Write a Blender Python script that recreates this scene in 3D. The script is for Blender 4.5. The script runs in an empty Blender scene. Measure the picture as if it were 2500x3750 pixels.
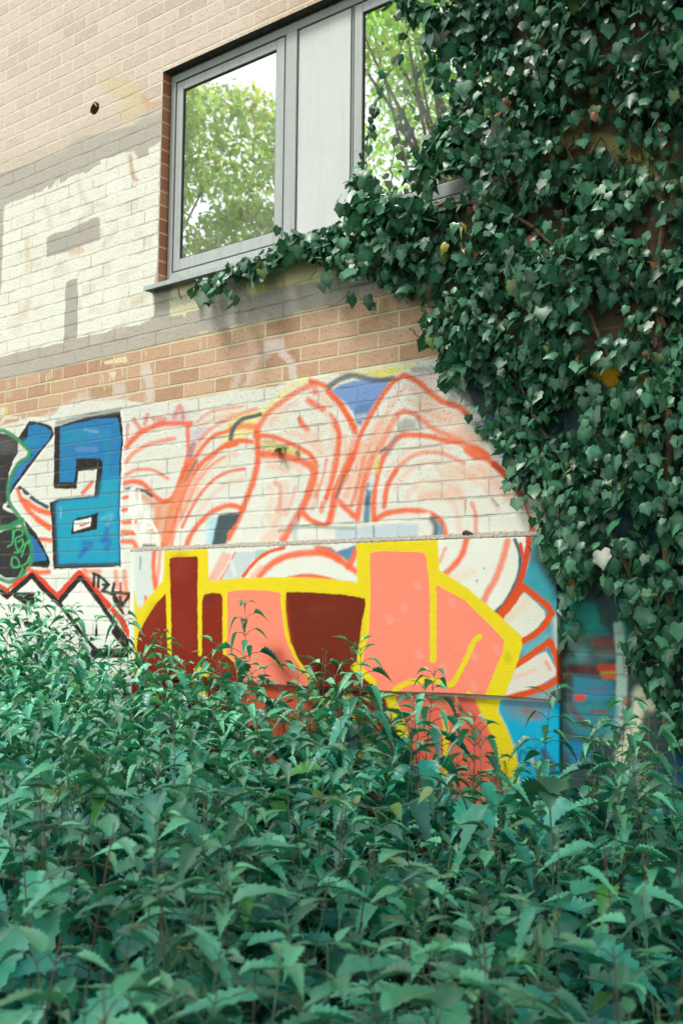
import bpy, math, random
import numpy as np
from mathutils import Vector, Matrix, Euler

R = math.radians
S = bpy.context.scene
COL = S.collection

# ------------------------------------------------------------------ camera
EYE = np.array([0.0, -3.72, 1.70])
FPX = 4039.0                       # focal length in pixels of the 2500 x 3750 photograph
YAW, PITCH, ROLL = R(-39.755), R(4.987), R(0.572)
_cy, _sy, _cp, _sp = math.cos(YAW), math.sin(YAW), math.cos(PITCH), math.sin(PITCH)
FWD = np.array([_sy*_cp, _cy*_cp, _sp])
_rt = np.array([_cy, -_sy, 0.0]); _up = np.cross(_rt, FWD)
RGT = math.cos(ROLL)*_rt + math.sin(ROLL)*_up
UPV = -math.sin(ROLL)*_rt + math.cos(ROLL)*_up
cam_d = bpy.data.cameras.new("camera")
cam = bpy.data.objects.new("camera", cam_d); COL.objects.link(cam); S.camera = cam
cam_d.sensor_fit = 'VERTICAL'; cam_d.sensor_height = 36.0; cam_d.sensor_width = 24.0
cam_d.lens = FPX*36/3750
cam_d.clip_start = 0.05; cam_d.clip_end = 2000
M4 = Matrix((( RGT[0], UPV[0], -FWD[0], EYE[0]), (RGT[1], UPV[1], -FWD[1], EYE[1]),
             (RGT[2], UPV[2], -FWD[2], EYE[2]), (0, 0, 0, 1)))
cam.matrix_world = M4
cam_d.dof.use_dof = True; cam_d.dof.focus_distance = 4.7; cam_d.dof.aperture_fstop = 5.0

# ------------------------------------------------------------------ light
SUN_EL, SUN_AZ = R(58), R(214)      # azimuth of the direction TO the sun, clockwise from +Y
w = bpy.data.worlds.new("World"); S.world = w; w.use_nodes = True
nt = w.node_tree; nt.nodes.clear()
sky = nt.nodes.new('ShaderNodeTexSky'); sky.sky_type = 'NISHITA'; sky.sun_disc = False
sky.sun_elevation = SUN_EL; sky.sun_rotation = SUN_AZ
sky.air_density = 1.0; sky.dust_density = 3.0; sky.ozone_density = 1.0
bg = nt.nodes.new('ShaderNodeBackground'); bg.inputs['Strength'].default_value = 0.145
wo = nt.nodes.new('ShaderNodeOutputWorld')
tc = nt.nodes.new('ShaderNodeTexCoord'); sx = nt.nodes.new('ShaderNodeSeparateXYZ'); nt.links.new(tc.outputs['Generated'], sx.inputs[0])
cl = nt.nodes.new('ShaderNodeTexNoise'); cl.inputs['Scale'].default_value = 2.6; cl.inputs['Detail'].default_value = 6; nt.links.new(tc.outputs['Generated'], cl.inputs['Vector'])
mr = nt.nodes.new('ShaderNodeMapRange'); mr.inputs['From Min'].default_value = .85; mr.inputs['From Max'].default_value = .15; nt.links.new(sx.outputs[2], mr.inputs['Value'])
cm = nt.nodes.new('ShaderNodeMath'); cm.operation = 'MULTIPLY_ADD'; cm.inputs[1].default_value = 1.6; cm.inputs[2].default_value = -.45; cm.use_clamp = True; nt.links.new(cl.outputs[0], cm.inputs[0])
cf = nt.nodes.new('ShaderNodeMath'); cf.operation = 'ADD'; cf.use_clamp = True; nt.links.new(mr.outputs[0], cf.inputs[0]); nt.links.new(cm.outputs[0], cf.inputs[1])
c2_ = nt.nodes.new('ShaderNodeMath'); c2_.operation = 'MULTIPLY'; c2_.inputs[1].default_value = .75; nt.links.new(cf.outputs[0], c2_.inputs[0])
cmx = nt.nodes.new('ShaderNodeMix'); cmx.data_type = 'RGBA'; cmx.inputs[7].default_value = (8.6, 8.8, 8.9, 1)
nt.links.new(c2_.outputs[0], cmx.inputs[0]); nt.links.new(sky.outputs[0], cmx.inputs[6]); nt.links.new(cmx.outputs[2], bg.inputs[0]); nt.links.new(bg.outputs[0], wo.inputs[0])
sl = bpy.data.lights.new("sun", 'SUN'); sl.energy = 1.8; sl.angle = R(14); sl.color = (1, 0.95, 0.86)
sun = bpy.data.objects.new("sun", sl); COL.objects.link(sun); sun.location = (0, -20, 20)
_sd = Vector((math.sin(SUN_AZ)*math.cos(SUN_EL), math.cos(SUN_AZ)*math.cos(SUN_EL), math.sin(SUN_EL)))
sun.rotation_euler = (-_sd).to_track_quat('-Z', 'Y').to_euler()
S.view_settings.view_transform = 'Standard'; S.view_settings.look = 'None'
S.view_settings.exposure = 1.0; S.view_settings.gamma = 1.0; S.view_settings.use_curve_mapping = False
S.cycles.max_bounces = 6; S.cycles.transparent_max_bounces = 6

# ------------------------------------------------------------------ helpers
def unproj(px, py, y=0.0):
    """point of the photograph (2500 x 3750 px) -> point on the plane Y = y"""
    d = FWD*FPX + RGT*(px-1250) - UPV*(py-1875)
    t = (y-EYE[1])/d[1]
    return EYE + d*t
def project(P):
    d = P - EYE; z = d@FWD
    return 1250 + FPX*(d@RGT)/z, 1875 - FPX*(d@UPV)/z

def tag(o, label=None, cat=None, group=None, kind=None):
    if label: o['label'] = label
    if cat: o['category'] = cat
    if group: o['group'] = group
    if kind: o['kind'] = kind
    return o
def empty(name, loc=(0,0,0), rz=0.0, parent=None):
    o = bpy.data.objects.new(name, None); o.empty_display_size = 0.1
    COL.objects.link(o); o.location = loc; o.rotation_euler = (0,0,rz)
    if parent: o.parent = parent
    return o
def mesh_obj(name, V, F, mat, parent=None, loc=(0,0,0), smooth=False, mats=None, midx=None):
    me = bpy.data.meshes.new(name)
    me.from_pydata([tuple(v) for v in V], [], [tuple(f) for f in F]); me.update()
    if mats:
        for m in mats: me.materials.append(m)
        me.polygons.foreach_set('material_index', midx)
    else: me.materials.append(mat)
    if smooth: me.polygons.foreach_set('use_smooth', [True]*len(me.polygons))
    o = bpy.data.objects.new(name, me); COL.objects.link(o); o.location = loc
    if parent: o.parent = parent
    return o
def fast_mesh(name, V, faces, k, mat, parent=None, attrs=None, smooth=True):
    """V (n,3) array, faces (m,k) int array, attrs {name: (n,4) array}"""
    me = bpy.data.meshes.new(name)
    n, m = len(V), len(faces)
    me.vertices.add(n); me.vertices.foreach_set('co', V.astype(np.float32).ravel())
    me.loops.add(m*k); me.loops.foreach_set('vertex_index', faces.astype(np.int32).ravel())
    me.polygons.add(m); me.polygons.foreach_set('loop_start', np.arange(0, m*k, k, dtype=np.int32))
    me.polygons.foreach_set('loop_total', np.full(m, k, dtype=np.int32))
    me.update(calc_edges=True)
    if smooth: me.polygons.foreach_set('use_smooth', np.ones(m, dtype=bool))
    for an, av in (attrs or {}).items():
        a = me.color_attributes.new(an, 'FLOAT_COLOR', 'POINT')
        a.data.foreach_set('color', av.astype(np.float32).ravel())
    me.materials.append(mat); me.validate()
    o = bpy.data.objects.new(name, me); COL.objects.link(o)
    if parent: o.parent = parent
    return o
class MB:
    def __init__(s): s.V = []; s.F = []
    def box(s, x0, x1, y0, y1, z0, z1):
        b = len(s.V)
        s.V += [(x0,y0,z0),(x1,y0,z0),(x1,y1,z0),(x0,y1,z0),(x0,y0,z1),(x1,y0,z1),(x1,y1,z1),(x0,y1,z1)]
        s.F += [tuple(b+i for i in f) for f in ((0,3,2,1),(4,5,6,7),(0,1,5,4),(1,2,6,5),(2,3,7,6),(3,0,4,7))]
    def tube(s, pts, rad, n=6, cap=True):
        pts = [Vector(p) for p in pts]; b0 = len(s.V)
        if not isinstance(rad, (list, tuple)): rad = [rad]*len(pts)
        for i, p in enumerate(pts):
            d = (pts[min(i+1, len(pts)-1)] - pts[max(i-1, 0)]).normalized()
            a = d.cross(Vector((0.31, 0.87, 0.38))).normalized(); c = d.cross(a)
            for k in range(n):
                t = 2*math.pi*k/n
                s.V.append(tuple(p + (a*math.cos(t)+c*math.sin(t))*rad[i]))
        for i in range(len(pts)-1):
            for k in range(n):
                q = b0+i*n; s.F.append((q+k, q+(k+1)%n, q+n+(k+1)%n, q+n+k))
        if cap:
            s.F.append(tuple(b0+k for k in range(n))[::-1]); s.F.append(tuple(b0+(len(pts)-1)*n+k for k in range(n)))
    def build(s, name, mat, parent=None, smooth=False, bevel=0):
        o = mesh_obj(name, s.V, s.F, mat, parent, smooth=smooth)
        if bevel:
            m = o.modifiers.new('bevel', 'BEVEL'); m.width = bevel; m.segments = 2; m.limit_method = 'ANGLE'
        return o

# ------------------------------------------------------------------ materials
class N:
    """tiny node-tree helper"""
    def __init__(s, name):
        s.m = bpy.data.materials.new(name); s.m.use_nodes = True
        s.t = s.m.node_tree; s.t.nodes.clear()
        s.out = s.t.nodes.new('ShaderNodeOutputMaterial')
    def n(s, typ, **kw):
        nd = s.t.nodes.new('ShaderNode'+typ)
        for k, v in kw.items(): setattr(nd, k, v)
        return nd
    def l(s, a, b): s.t.links.new(a, b)
    def inp(s, nd, key, v):
        if hasattr(v, 'is_output') or hasattr(v, 'links') and not isinstance(v, (int, float)): s.l(v, nd.inputs[key])
        else: nd.inputs[key].default_value = v
    def math(s, op, a, b=0.0, c=None, clamp=False):
        nd = s.n('Math', operation=op, use_clamp=clamp)
        s.inp(nd, 0, a); s.inp(nd, 1, b)
        if c is not None: s.inp(nd, 2, c)
        return nd.outputs[0]
    def mix(s, f, a, b, blend='MIX'):
        nd = s.n('Mix', data_type='RGBA', blend_type=blend)
        s.inp(nd, 0, f)
        for i, v in ((6, a), (7, b)):
            if isinstance(v, tuple): nd.inputs[i].default_value = (v[0], v[1], v[2], 1)
            else: s.l(v, nd.inputs[i])
        return nd.outputs[2]
    def noise(s, scale, detail=3, rough=.5, vec=None, dist=0.0):
        nd = s.n('TexNoise'); nd.inputs['Scale'].default_value = scale
        nd.inputs['Detail'].default_value = detail; nd.inputs['Roughness'].default_value = rough
        nd.inputs['Distortion'].default_value = dist
        s.l(vec if vec is not None else s.pos(), nd.inputs['Vector'])
        return nd
    def pos(s):
        if not hasattr(s, '_p'): s._p = s.n('TexCoord').outputs['Object']
        return s._p
    def ramp(s, f, stops):
        nd = s.n('ValToRGB'); e = nd.color_ramp.elements
        e[0].position, e[1].position = stops[0][0], stops[-1][0]
        def c4(c): return (c[0], c[1], c[2], 1) if isinstance(c, tuple) else (c, c, c, 1)
        e[0].color, e[1].color = c4(stops[0][1]), c4(stops[-1][1])
        for p, c in stops[1:-1]:
            q = e.new(p); q.color = c4(c)
        s.l(f, nd.inputs[0]); return nd.outputs[0]
    def principled(s, color, rough=.7, bump=None, bstr=.3, bdist=.005, spec=.5, metal=0.0):
        p = s.n('BsdfPrincipled')
        if isinstance(color, tuple): p.inputs['Base Color'].default_value = (*color, 1)
        else: s.l(color, p.inputs['Base Color'])
        s.inp(p, 'Roughness', rough); s.inp(p, 'Specular IOR Level', spec); p.inputs['Metallic'].default_value = metal
        if bump is not None:
            b = s.n('Bump'); b.inputs['Strength'].default_value = bstr; b.inputs['Distance'].default_value = bdist
            s.l(bump, b.inputs['Height']); s.l(b.outputs[0], p.inputs['Normal'])
        return p
    def done(s, p): s.l(p.outputs[0], s.out.inputs[0]); return s.m

BL, CH = 0.2256, 0.0754            # brick length, course height
BX0, BZ0 = -4.364, 2.070           # a perpend and a bed joint surveyed on the wall

def wall_material(kind):
    """kind 'wall' = brick under paint layers; 'board' = render board under paint"""
    g = N('painted_brick' if kind == 'wall' else 'painted_render')
    P = g.pos()
    at = g.n('VertexColor', layer_name='paint')
    cover = at.outputs['Alpha']
    if kind == 'wall':
        sep = g.n('SeparateXYZ'); g.l(P, sep.inputs[0])
        wob = g.noise(9, 3, .6)
        wo2 = g.n('SeparateColor'); g.l(wob.outputs['Color'], wo2.inputs[0])
        fine = g.noise(60, 2, .6); fi = g.n('SeparateColor'); g.l(fine.outputs['Color'], fi.inputs[0])
        x = g.math('ADD', g.math('SUBTRACT', sep.outputs[0], BX0 - BL*60.0), g.math('MULTIPLY', g.math('SUBTRACT', fi.outputs[0], .5), .004))
        z = g.math('ADD', g.math('SUBTRACT', sep.outputs[2], BZ0 - CH*40.0), g.math('MULTIPLY', g.math('SUBTRACT', wo2.outputs[1], .5), .008))
        z = g.math('ADD', z, g.math('MULTIPLY', g.math('SUBTRACT', fi.outputs[1], .5), .003))
        cv = g.n('CombineXYZ'); g.l(x, cv.inputs[0]); g.l(z, cv.inputs[1])
        br = g.n('TexBrick'); br.offset = 0.5; br.offset_frequency = 2; br.squash = 1
        g.l(cv.outputs[0], br.inputs['Vector'])
        for k, v in (('Scale', 1.0), ('Mortar Size', .0055), ('Mortar Smooth', .25), ('Bias', 0.0), ('Brick Width', BL), ('Row Height', CH)):
            br.inputs[k].default_value = v
        br.inputs['Color1'].default_value = (0, 0, 0, 1); br.inputs['Color2'].default_value = (1, 1, 1, 1)
        br.inputs['Mortar'].default_value = (.5, .5, .5, 1)
        mort = br.outputs['Fac']; var = g.n('SeparateColor'); g.l(br.outputs['Color'], var.inputs[0])
        v = var.outputs[0]
        # the joint shadow line is painted into the colour below, beside the bump relief
        mot = g.noise(26, 4, .65)
        bc = g.ramp(v, [(0, (.40, .235, .145)), (.35, (.52, .325, .205)), (.7, (.57, .375, .25)), (1, (.46, .275, .17))])
        bc = g.mix(g.math('MULTIPLY', g.math('SUBTRACT', mot.outputs[0], .35), .9, clamp=True), bc, (.64, .45, .31))
        zc_ = g.math('ADD', sep.outputs[2], g.math('MULTIPLY', g.math('SUBTRACT', mot.outputs[0], .5), .5))      # paler tone up left: brick colour plus painted bright haze
        pale = g.math('MULTIPLY', g.math('MULTIPLY', g.math('SUBTRACT', zc_, 3.35), 1.6, clamp=True), g.math('MULTIPLY', g.math('SUBTRACT', -2.9, sep.outputs[0]), 1.1, clamp=True))
        pb = g.ramp(v, [(0, (.55, .45, .38)), (.5, (.66, .56, .485)), (1, (.60, .50, .43))])
        pb = g.mix(g.ramp(mot.outputs[0], [(.45, 0.0), (.7, .5)]), pb, (.72, .63, .54))
        bc = g.mix(pale, bc, pb)
        mc = g.mix(g.noise(40, 3).outputs[0], (.52, .47, .30), (.64, .60, .41))
        mc = g.mix(pale, mc, (.71, .66, .50))
        base = g.mix(mort, bc, mc)
        # paint
        chips = g.noise(150, 3, .6)
        cov = g.math('MULTIPLY', cover, g.math('ADD', .965, g.math('MULTIPLY', g.ramp(mot.outputs[0], [(.4, 0.0), (.65, 1.0)]), .035)), clamp=True)
        pc = g.mix(g.ramp(g.noise(7, 5, .6).outputs[0], [(.35, .0), (.7, .22)]), at.outputs['Color'], g.mix(1.0, at.outputs['Color'], (.86, .84, .80), 'MULTIPLY'))
        # paint is a shade thinner on some bricks
        pc = g.mix(g.math('MULTIPLY', v, .10), pc, g.mix(1.0, pc, (.88, .84, .78), 'MULTIPLY'))
        col = g.mix(cov, base, pc)
        # dirt and joint shadow painted as a broken dark line under each brick
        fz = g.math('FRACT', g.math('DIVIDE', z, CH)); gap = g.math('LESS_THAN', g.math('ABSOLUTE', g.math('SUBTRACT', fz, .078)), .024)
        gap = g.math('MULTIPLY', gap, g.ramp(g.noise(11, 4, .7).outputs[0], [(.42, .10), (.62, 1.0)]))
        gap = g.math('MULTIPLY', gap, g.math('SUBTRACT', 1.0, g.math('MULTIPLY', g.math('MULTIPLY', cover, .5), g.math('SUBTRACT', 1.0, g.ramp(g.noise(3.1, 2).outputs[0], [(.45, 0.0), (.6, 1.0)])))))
        # pits of the wire-cut brick: dark specks, short vertical scores
        mp = g.n('Mapping'); mp.inputs['Scale'].default_value = (1.0, 1.0, .55); g.l(P, mp.inputs[0])
        pits = g.noise(150, 3, .6, vec=mp.outputs[0])
        pf = g.ramp(pits.outputs[0], [(.56, 0.0), (.66, 1.0)])
        pf = g.math('MULTIPLY', pf, g.math('SUBTRACT', 1.0, g.math('MULTIPLY', mort, .8)))
        rgh = g.ramp(sep.outputs[2], [(0.0, .25), (1.0, 1.0)]) 
        zz = g.math('MULTIPLY', g.math('SUBTRACT', sep.outputs[2], 2.1), 2.0, clamp=True)     # lower bricks are thickly painted
        pf = g.math('MULTIPLY', pf, g.math('ADD', .22, g.math('MULTIPLY', zz, .40)))
        col = g.mix(pf, col, (.09, .07, .055))
        # cracks along the bed joints, dirt caught in them
        jl = g.math('MULTIPLY', g.ramp(g.noise(5, 4, .7).outputs[0], [(.42, 0.0), (.60, 1.0)]), mort)
        jl = g.math('MULTIPLY', jl, g.ramp(mort, [(.3, 0.0), (.95, 1.0)]))
        col = g.mix(g.math('MULTIPLY', jl, g.math('MULTIPLY', cover, .50)), col, (.13, .12, .10))
        h = g.math('SUBTRACT', g.math('MULTIPLY', g.noise(120, 4, .65).outputs[0], .35), g.math('MULTIPLY', mort, g.math('SUBTRACT', 1.0, g.math('MULTIPLY', cover, .55))))
        col = g.mix(g.math('MULTIPLY', gap, .62), col, (.10, .08, .05))  # gap: painted dirt and joint shadow line under each brick
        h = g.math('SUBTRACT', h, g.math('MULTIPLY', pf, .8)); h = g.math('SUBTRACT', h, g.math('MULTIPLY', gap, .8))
        p = g.principled(col, g.math('SUBTRACT', .92, g.math('MULTIPLY', cover, .2)), h, .75, .0045, spec=.15)
    else:
        n1 = g.noise(160, 3, .6); n2 = g.noise(12, 5, .6)
        pc = g.mix(g.ramp(n2.outputs[0], [(.45, 0.0), (.75, .10)]), at.outputs['Color'], g.mix(1.0, at.outputs['Color'], (1.25, 1.2, 1.2), 'MULTIPLY'))
        pc = g.mix(g.ramp(g.noise(420, 1).outputs[0], [(.70, 0.0), (.78, .12)]), pc, (.85, .78, .72))
        pc = g.mix(g.ramp(g.noise(34, 6, .75).outputs[0], [(.52, 0.0), (.72, .22)]), pc, g.mix(1.0, pc, (.70, .66, .64), 'MULTIPLY'))
        pc = g.mix(g.ramp(g.noise(3.2, 5, .7, dist=.6).outputs[0], [(.5, 0.0), (.72, .22)]), pc, g.mix(1.0, pc, (1.05, 1.2, 1.25), 'MULTIPLY'))
        h = g.math('ADD', n1.outputs[0], g.math('MULTIPLY', g.noise(20, 2).outputs[0], .8))
        p = g.principled(pc, .8, h, .55, .0035, spec=.2)
    return g.done(p)

def simple_mat(name, c, rough=.6, var=.15, scale=40, bstr=.2, metal=0.0, spec=.5, bdist=.003, streak=0):
    g = N(name); n = g.noise(scale, 4, .6)
    col = g.mix(g.ramp(n.outputs[0], [(.3, 0.0), (.7, 1.0)]), tuple(x*(1-var) for x in c), tuple(min(1, x*(1+var)) for x in c))
    if streak:
        sm_ = g.n('Mapping'); sm_.inputs['Scale'].default_value = (38, 38, 1.6); g.l(g.pos(), sm_.inputs[0]); sn = g.noise(1.0, 5, .65, vec=sm_.outputs[0])
        col = g.mix(g.ramp(sn.outputs[0], [(.50, 0.0), (.78, streak)]), col, (.10, .11, .08))
        col = g.mix(g.ramp(g.noise(130, 3, .7).outputs[0], [(.62, 0.0), (.74, streak)]), col, (.16, .15, .11))
    return g.done(g.principled(col, rough, n.outputs[0], bstr, bdist, spec, metal))

def leaf_material(name, rough=.42, trans=.30, spec=.5, vein=None):
    """colour comes per leaf from the 'tint' attribute (alpha = vein mask)"""
    g = N(name); at = g.n('VertexColor', layer_name='tint')
    n = g.noise(70, 3, .6)
    oi = g.n('ObjectInfo')
    c = g.mix(g.ramp(n.outputs[0], [(.35, 0.0), (.7, .35)]), at.outputs['Color'], g.mix(1.0, at.outputs['Color'], (.62, .72, .60), 'MULTIPLY'))
    c = g.mix(g.math('MULTIPLY', oi.outputs['Random'], .35), c, g.mix(1.0, c, (1.3, 1.2, .9), 'MULTIPLY'))
    if vein: c = g.mix(g.math('MULTIPLY', at.outputs['Alpha'], vein), c, (.36, .50, .30))
    p = g.principled(c, rough, n.outputs[0], .25, .002, spec)
    tr = g.n('BsdfTranslucent'); g.l(g.mix(1.0, c, (1.2, 1.9, .8), 'MULTIPLY'), tr.inputs[0])
    mx = g.n('MixShader'); mx.inputs[0].default_value = trans
    g.l(p.outputs[0], mx.inputs[1]); g.l(tr.outputs[0], mx.inputs[2])
    return g.done(mx)

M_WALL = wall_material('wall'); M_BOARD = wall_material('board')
M_FRAME = simple_mat('grey_window_metal', (.38, .42, .415), .42, .05, 30, .05, streak=.35)
M_PANEL = simple_mat('pale_infill_panel', (.54, .58, .565), .55, .03, 8, .04, streak=.16)
M_GASKET = simple_mat('black_gasket', (.012, .012, .016), .6, .1)
M_SEAL = simple_mat('grimy_sealant', (.13, .15, .12), .9, .4, 60, .5)
M_SOIL = simple_mat('soil', (.045, .035, .025), .95, .5, 12, .8, bdist=.03)
M_BARK = simple_mat('bark', (.10, .075, .05), .9, .4, 35, .8, bdist=.01)
M_VINE = simple_mat('ivy_stem', (.17, .115, .06), .85, .4, 60, .6)
M_CEMENT = simple_mat('rough_cement', (.30, .28, .25), .95, .75, 90, 1.0, bdist=.008)
M_ROOM = simple_mat('room_paint', (.16, .17, .14), .8, .1, 4, .02)
M_CURTAIN = simple_mat('green_blind', (.22, .25, .14), .8, .1, 10, .05)
M_RUST = simple_mat('rusty_metal', (.10, .045, .02), .85, .5, 80, .6)
M_DEAD = simple_mat('dead_leaf', (.30, .16, .07), .8, .45, 50, .3)
M_NSTEM = simple_mat('nettle_stem', (.055, .13, .055), .6, .3, 50, .2)
M_NSTEMD = simple_mat('nettle_stem_purple', (.07, .05, .035), .6, .3, 50, .2)
M_CATKIN = simple_mat('nettle_catkin', (.20, .27, .09), .7, .4, 200, .6)
M_NETTLE = leaf_material('nettle_leaf', .40, .08, .65, vein=.0)
M_IVY = leaf_material('ivy_leaf', .38, .08, .42, vein=.15)
M_TREE = leaf_material('tree_leaf', .5, .62, .3)
M_HOLE = simple_mat('dark_cavity', (.03, .02, .015), .95, .3)
# ------------------------------------------------------------------ spray paint, measured on the wall in survey pixels
K = 2.24
REG = dict(A=(0,1350), B=(600,1350), C=(1200,1350), D=(1800,1900), E=(0,1900), F=(480,1950), G=(900,1950),
           H=(1400,1950), I=(1300,2500), J=(1800,2300), K=(0,500), L=(0,900), M=(500,900), N=(0,0), O=(1200,600), Q=None)
def pts(reg, L):
    if REG[reg] is None: return np.array(L, float)
    o = np.array(REG[reg], float); return o + np.array(L, float)/K
def lin(c):
    c = np.array(c, float)/255.0
    return np.where(c <= .04045, c/12.92, ((c+.055)/1.055)**2.4)
def smooth_line(p, n=10):
    if len(p) < 3: return p
    q = np.vstack([2*p[0]-p[1], p, 2*p[-1]-p[-2]]); out = []
    for i in range(1, len(q)-2):
        for t in np.linspace(0, 1, n, endpoint=False):
            out.append(.5*((2*q[i]) + (-q[i-1]+q[i+1])*t + (2*q[i-1]-5*q[i]+4*q[i+1]-q[i+2])*t*t + (-q[i-1]+3*q[i]-3*q[i+1]+q[i+2])*t**3))
    out.append(q[-2]); return np.array(out)
rs = np.random.RandomState(7)
class Canvas:
    """paint colour and coverage per vertex; U, V = survey pixel of the vertex"""
    def __init__(s, U, V, base=None):
        s.U, s.V = U, V; s.rgb = np.zeros((len(U), 3)); s.a = np.zeros(len(U))
        if base is not None: s.rgb[:] = lin(base)*.88; s.a[:] = 1
        # smooth random field to make sprayed edges uneven
        s.j = sum(np.sin(U*f1+V*f2+ph)*amp for f1, f2, ph, amp in
                  ((.11,.07,1,.5), (-.05,.13,2,.5), (.31,-.23,3,.35), (.19,.37,4,.3), (.53,.11,5,.2)))
    def over(s, idx, al, col, gain=.88):
        c = lin(col)*gain
        a0 = s.a[idx]; out = al + a0*(1-al); k = np.where(out > 1e-6, al/np.maximum(out, 1e-6), 0)
        s.rgb[idx] = s.rgb[idx]*(1-k[:, None]) + c*k[:, None]; s.a[idx] = out
    def near(s, p, m):
        x0, y0 = p.min(0)-m; x1, y1 = p.max(0)+m
        return np.nonzero((s.U > x0) & (s.U < x1) & (s.V > y0) & (s.V < y1))[0]
    def segd(s, idx, p, closed=False):
        x, y = s.U[idx], s.V[idx]; d = np.full(len(idx), 1e9); m = len(p)
        for i in range(m if closed else m-1):
            a, b = p[i], p[(i+1) % m]; ab = b-a; L2 = max(ab@ab, 1e-9)
            t = np.clip(((x-a[0])*ab[0]+(y-a[1])*ab[1])/L2, 0, 1)
            d = np.minimum(d, np.hypot(x-a[0]-t*ab[0], y-a[1]-t*ab[1]))
        return d
    def stroke(s, reg, L, w, col, a=1.0, soft=None, sm=True, taper=0):
        p = pts(reg, L); p = smooth_line(p) if sm else p
        if col is OR: w = w*1.2; a = min(1, a*1.12)*.94; soft = w/(1 if REG[reg] is None else K)*.62
        elif col is BLK: w = w*1.15
        elif col in (PEACH,): a = min(1, a*1.4)
        w = w/(1 if REG[reg] is None else K); soft = w*.35 if soft is None else soft
        idx = s.near(p, w+soft+4)
        if not len(idx): return
        d = s.segd(idx, p) + s.j[idx]*min(1.2, w*.06)
        al = np.clip((w/2+soft/2-d)/max(soft, .8), 0, 1); al = al*al*(3-2*al)*a
        k = al > .004; s.over(idx[k], al[k], col)
    def poly(s, reg, L, col, a=1.0, soft=2.0, sm=False, wob=1.0):
        p = pts(reg, L)
        if sm: p = smooth_line(np.vstack([p, p[:1]]), 8)[:-1]
        idx = s.near(p, soft+4)
        if not len(idx): return
        x, y = s.U[idx], s.V[idx]; ins = np.zeros(len(idx), bool); m = len(p)
        for i in range(m):
            a0, b0 = p[i], p[(i+1) % m]
            if a0[1] == b0[1]: continue
            c = ((a0[1] > y) != (b0[1] > y)); ins ^= c & (x < (b0[0]-a0[0])*(y-a0[1])/(b0[1]-a0[1]) + a0[0])
        sd = s.segd(idx, p, True); sd = np.where(ins, sd, -sd) + s.j[idx]*wob
        al = np.clip((sd+soft/2)/max(soft, .8), 0, 1); al = al*al*(3-2*al)*a
        k = al > .004; s.over(idx[k], al[k], col)

WHITE = (227,230,218); OR = (240,104,58); RED = (212,74,38); PEACH = (240,178,146); BLK = (20,24,26)
SLATE = (72,90,98); YEL = (230,208,24); YW = (238,226,130); BLUE = (8,124,184); TEAL = (0,158,192); GRN = (38,142,92)
DRED = (132,34,8); PINK = (250,138,112)

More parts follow.
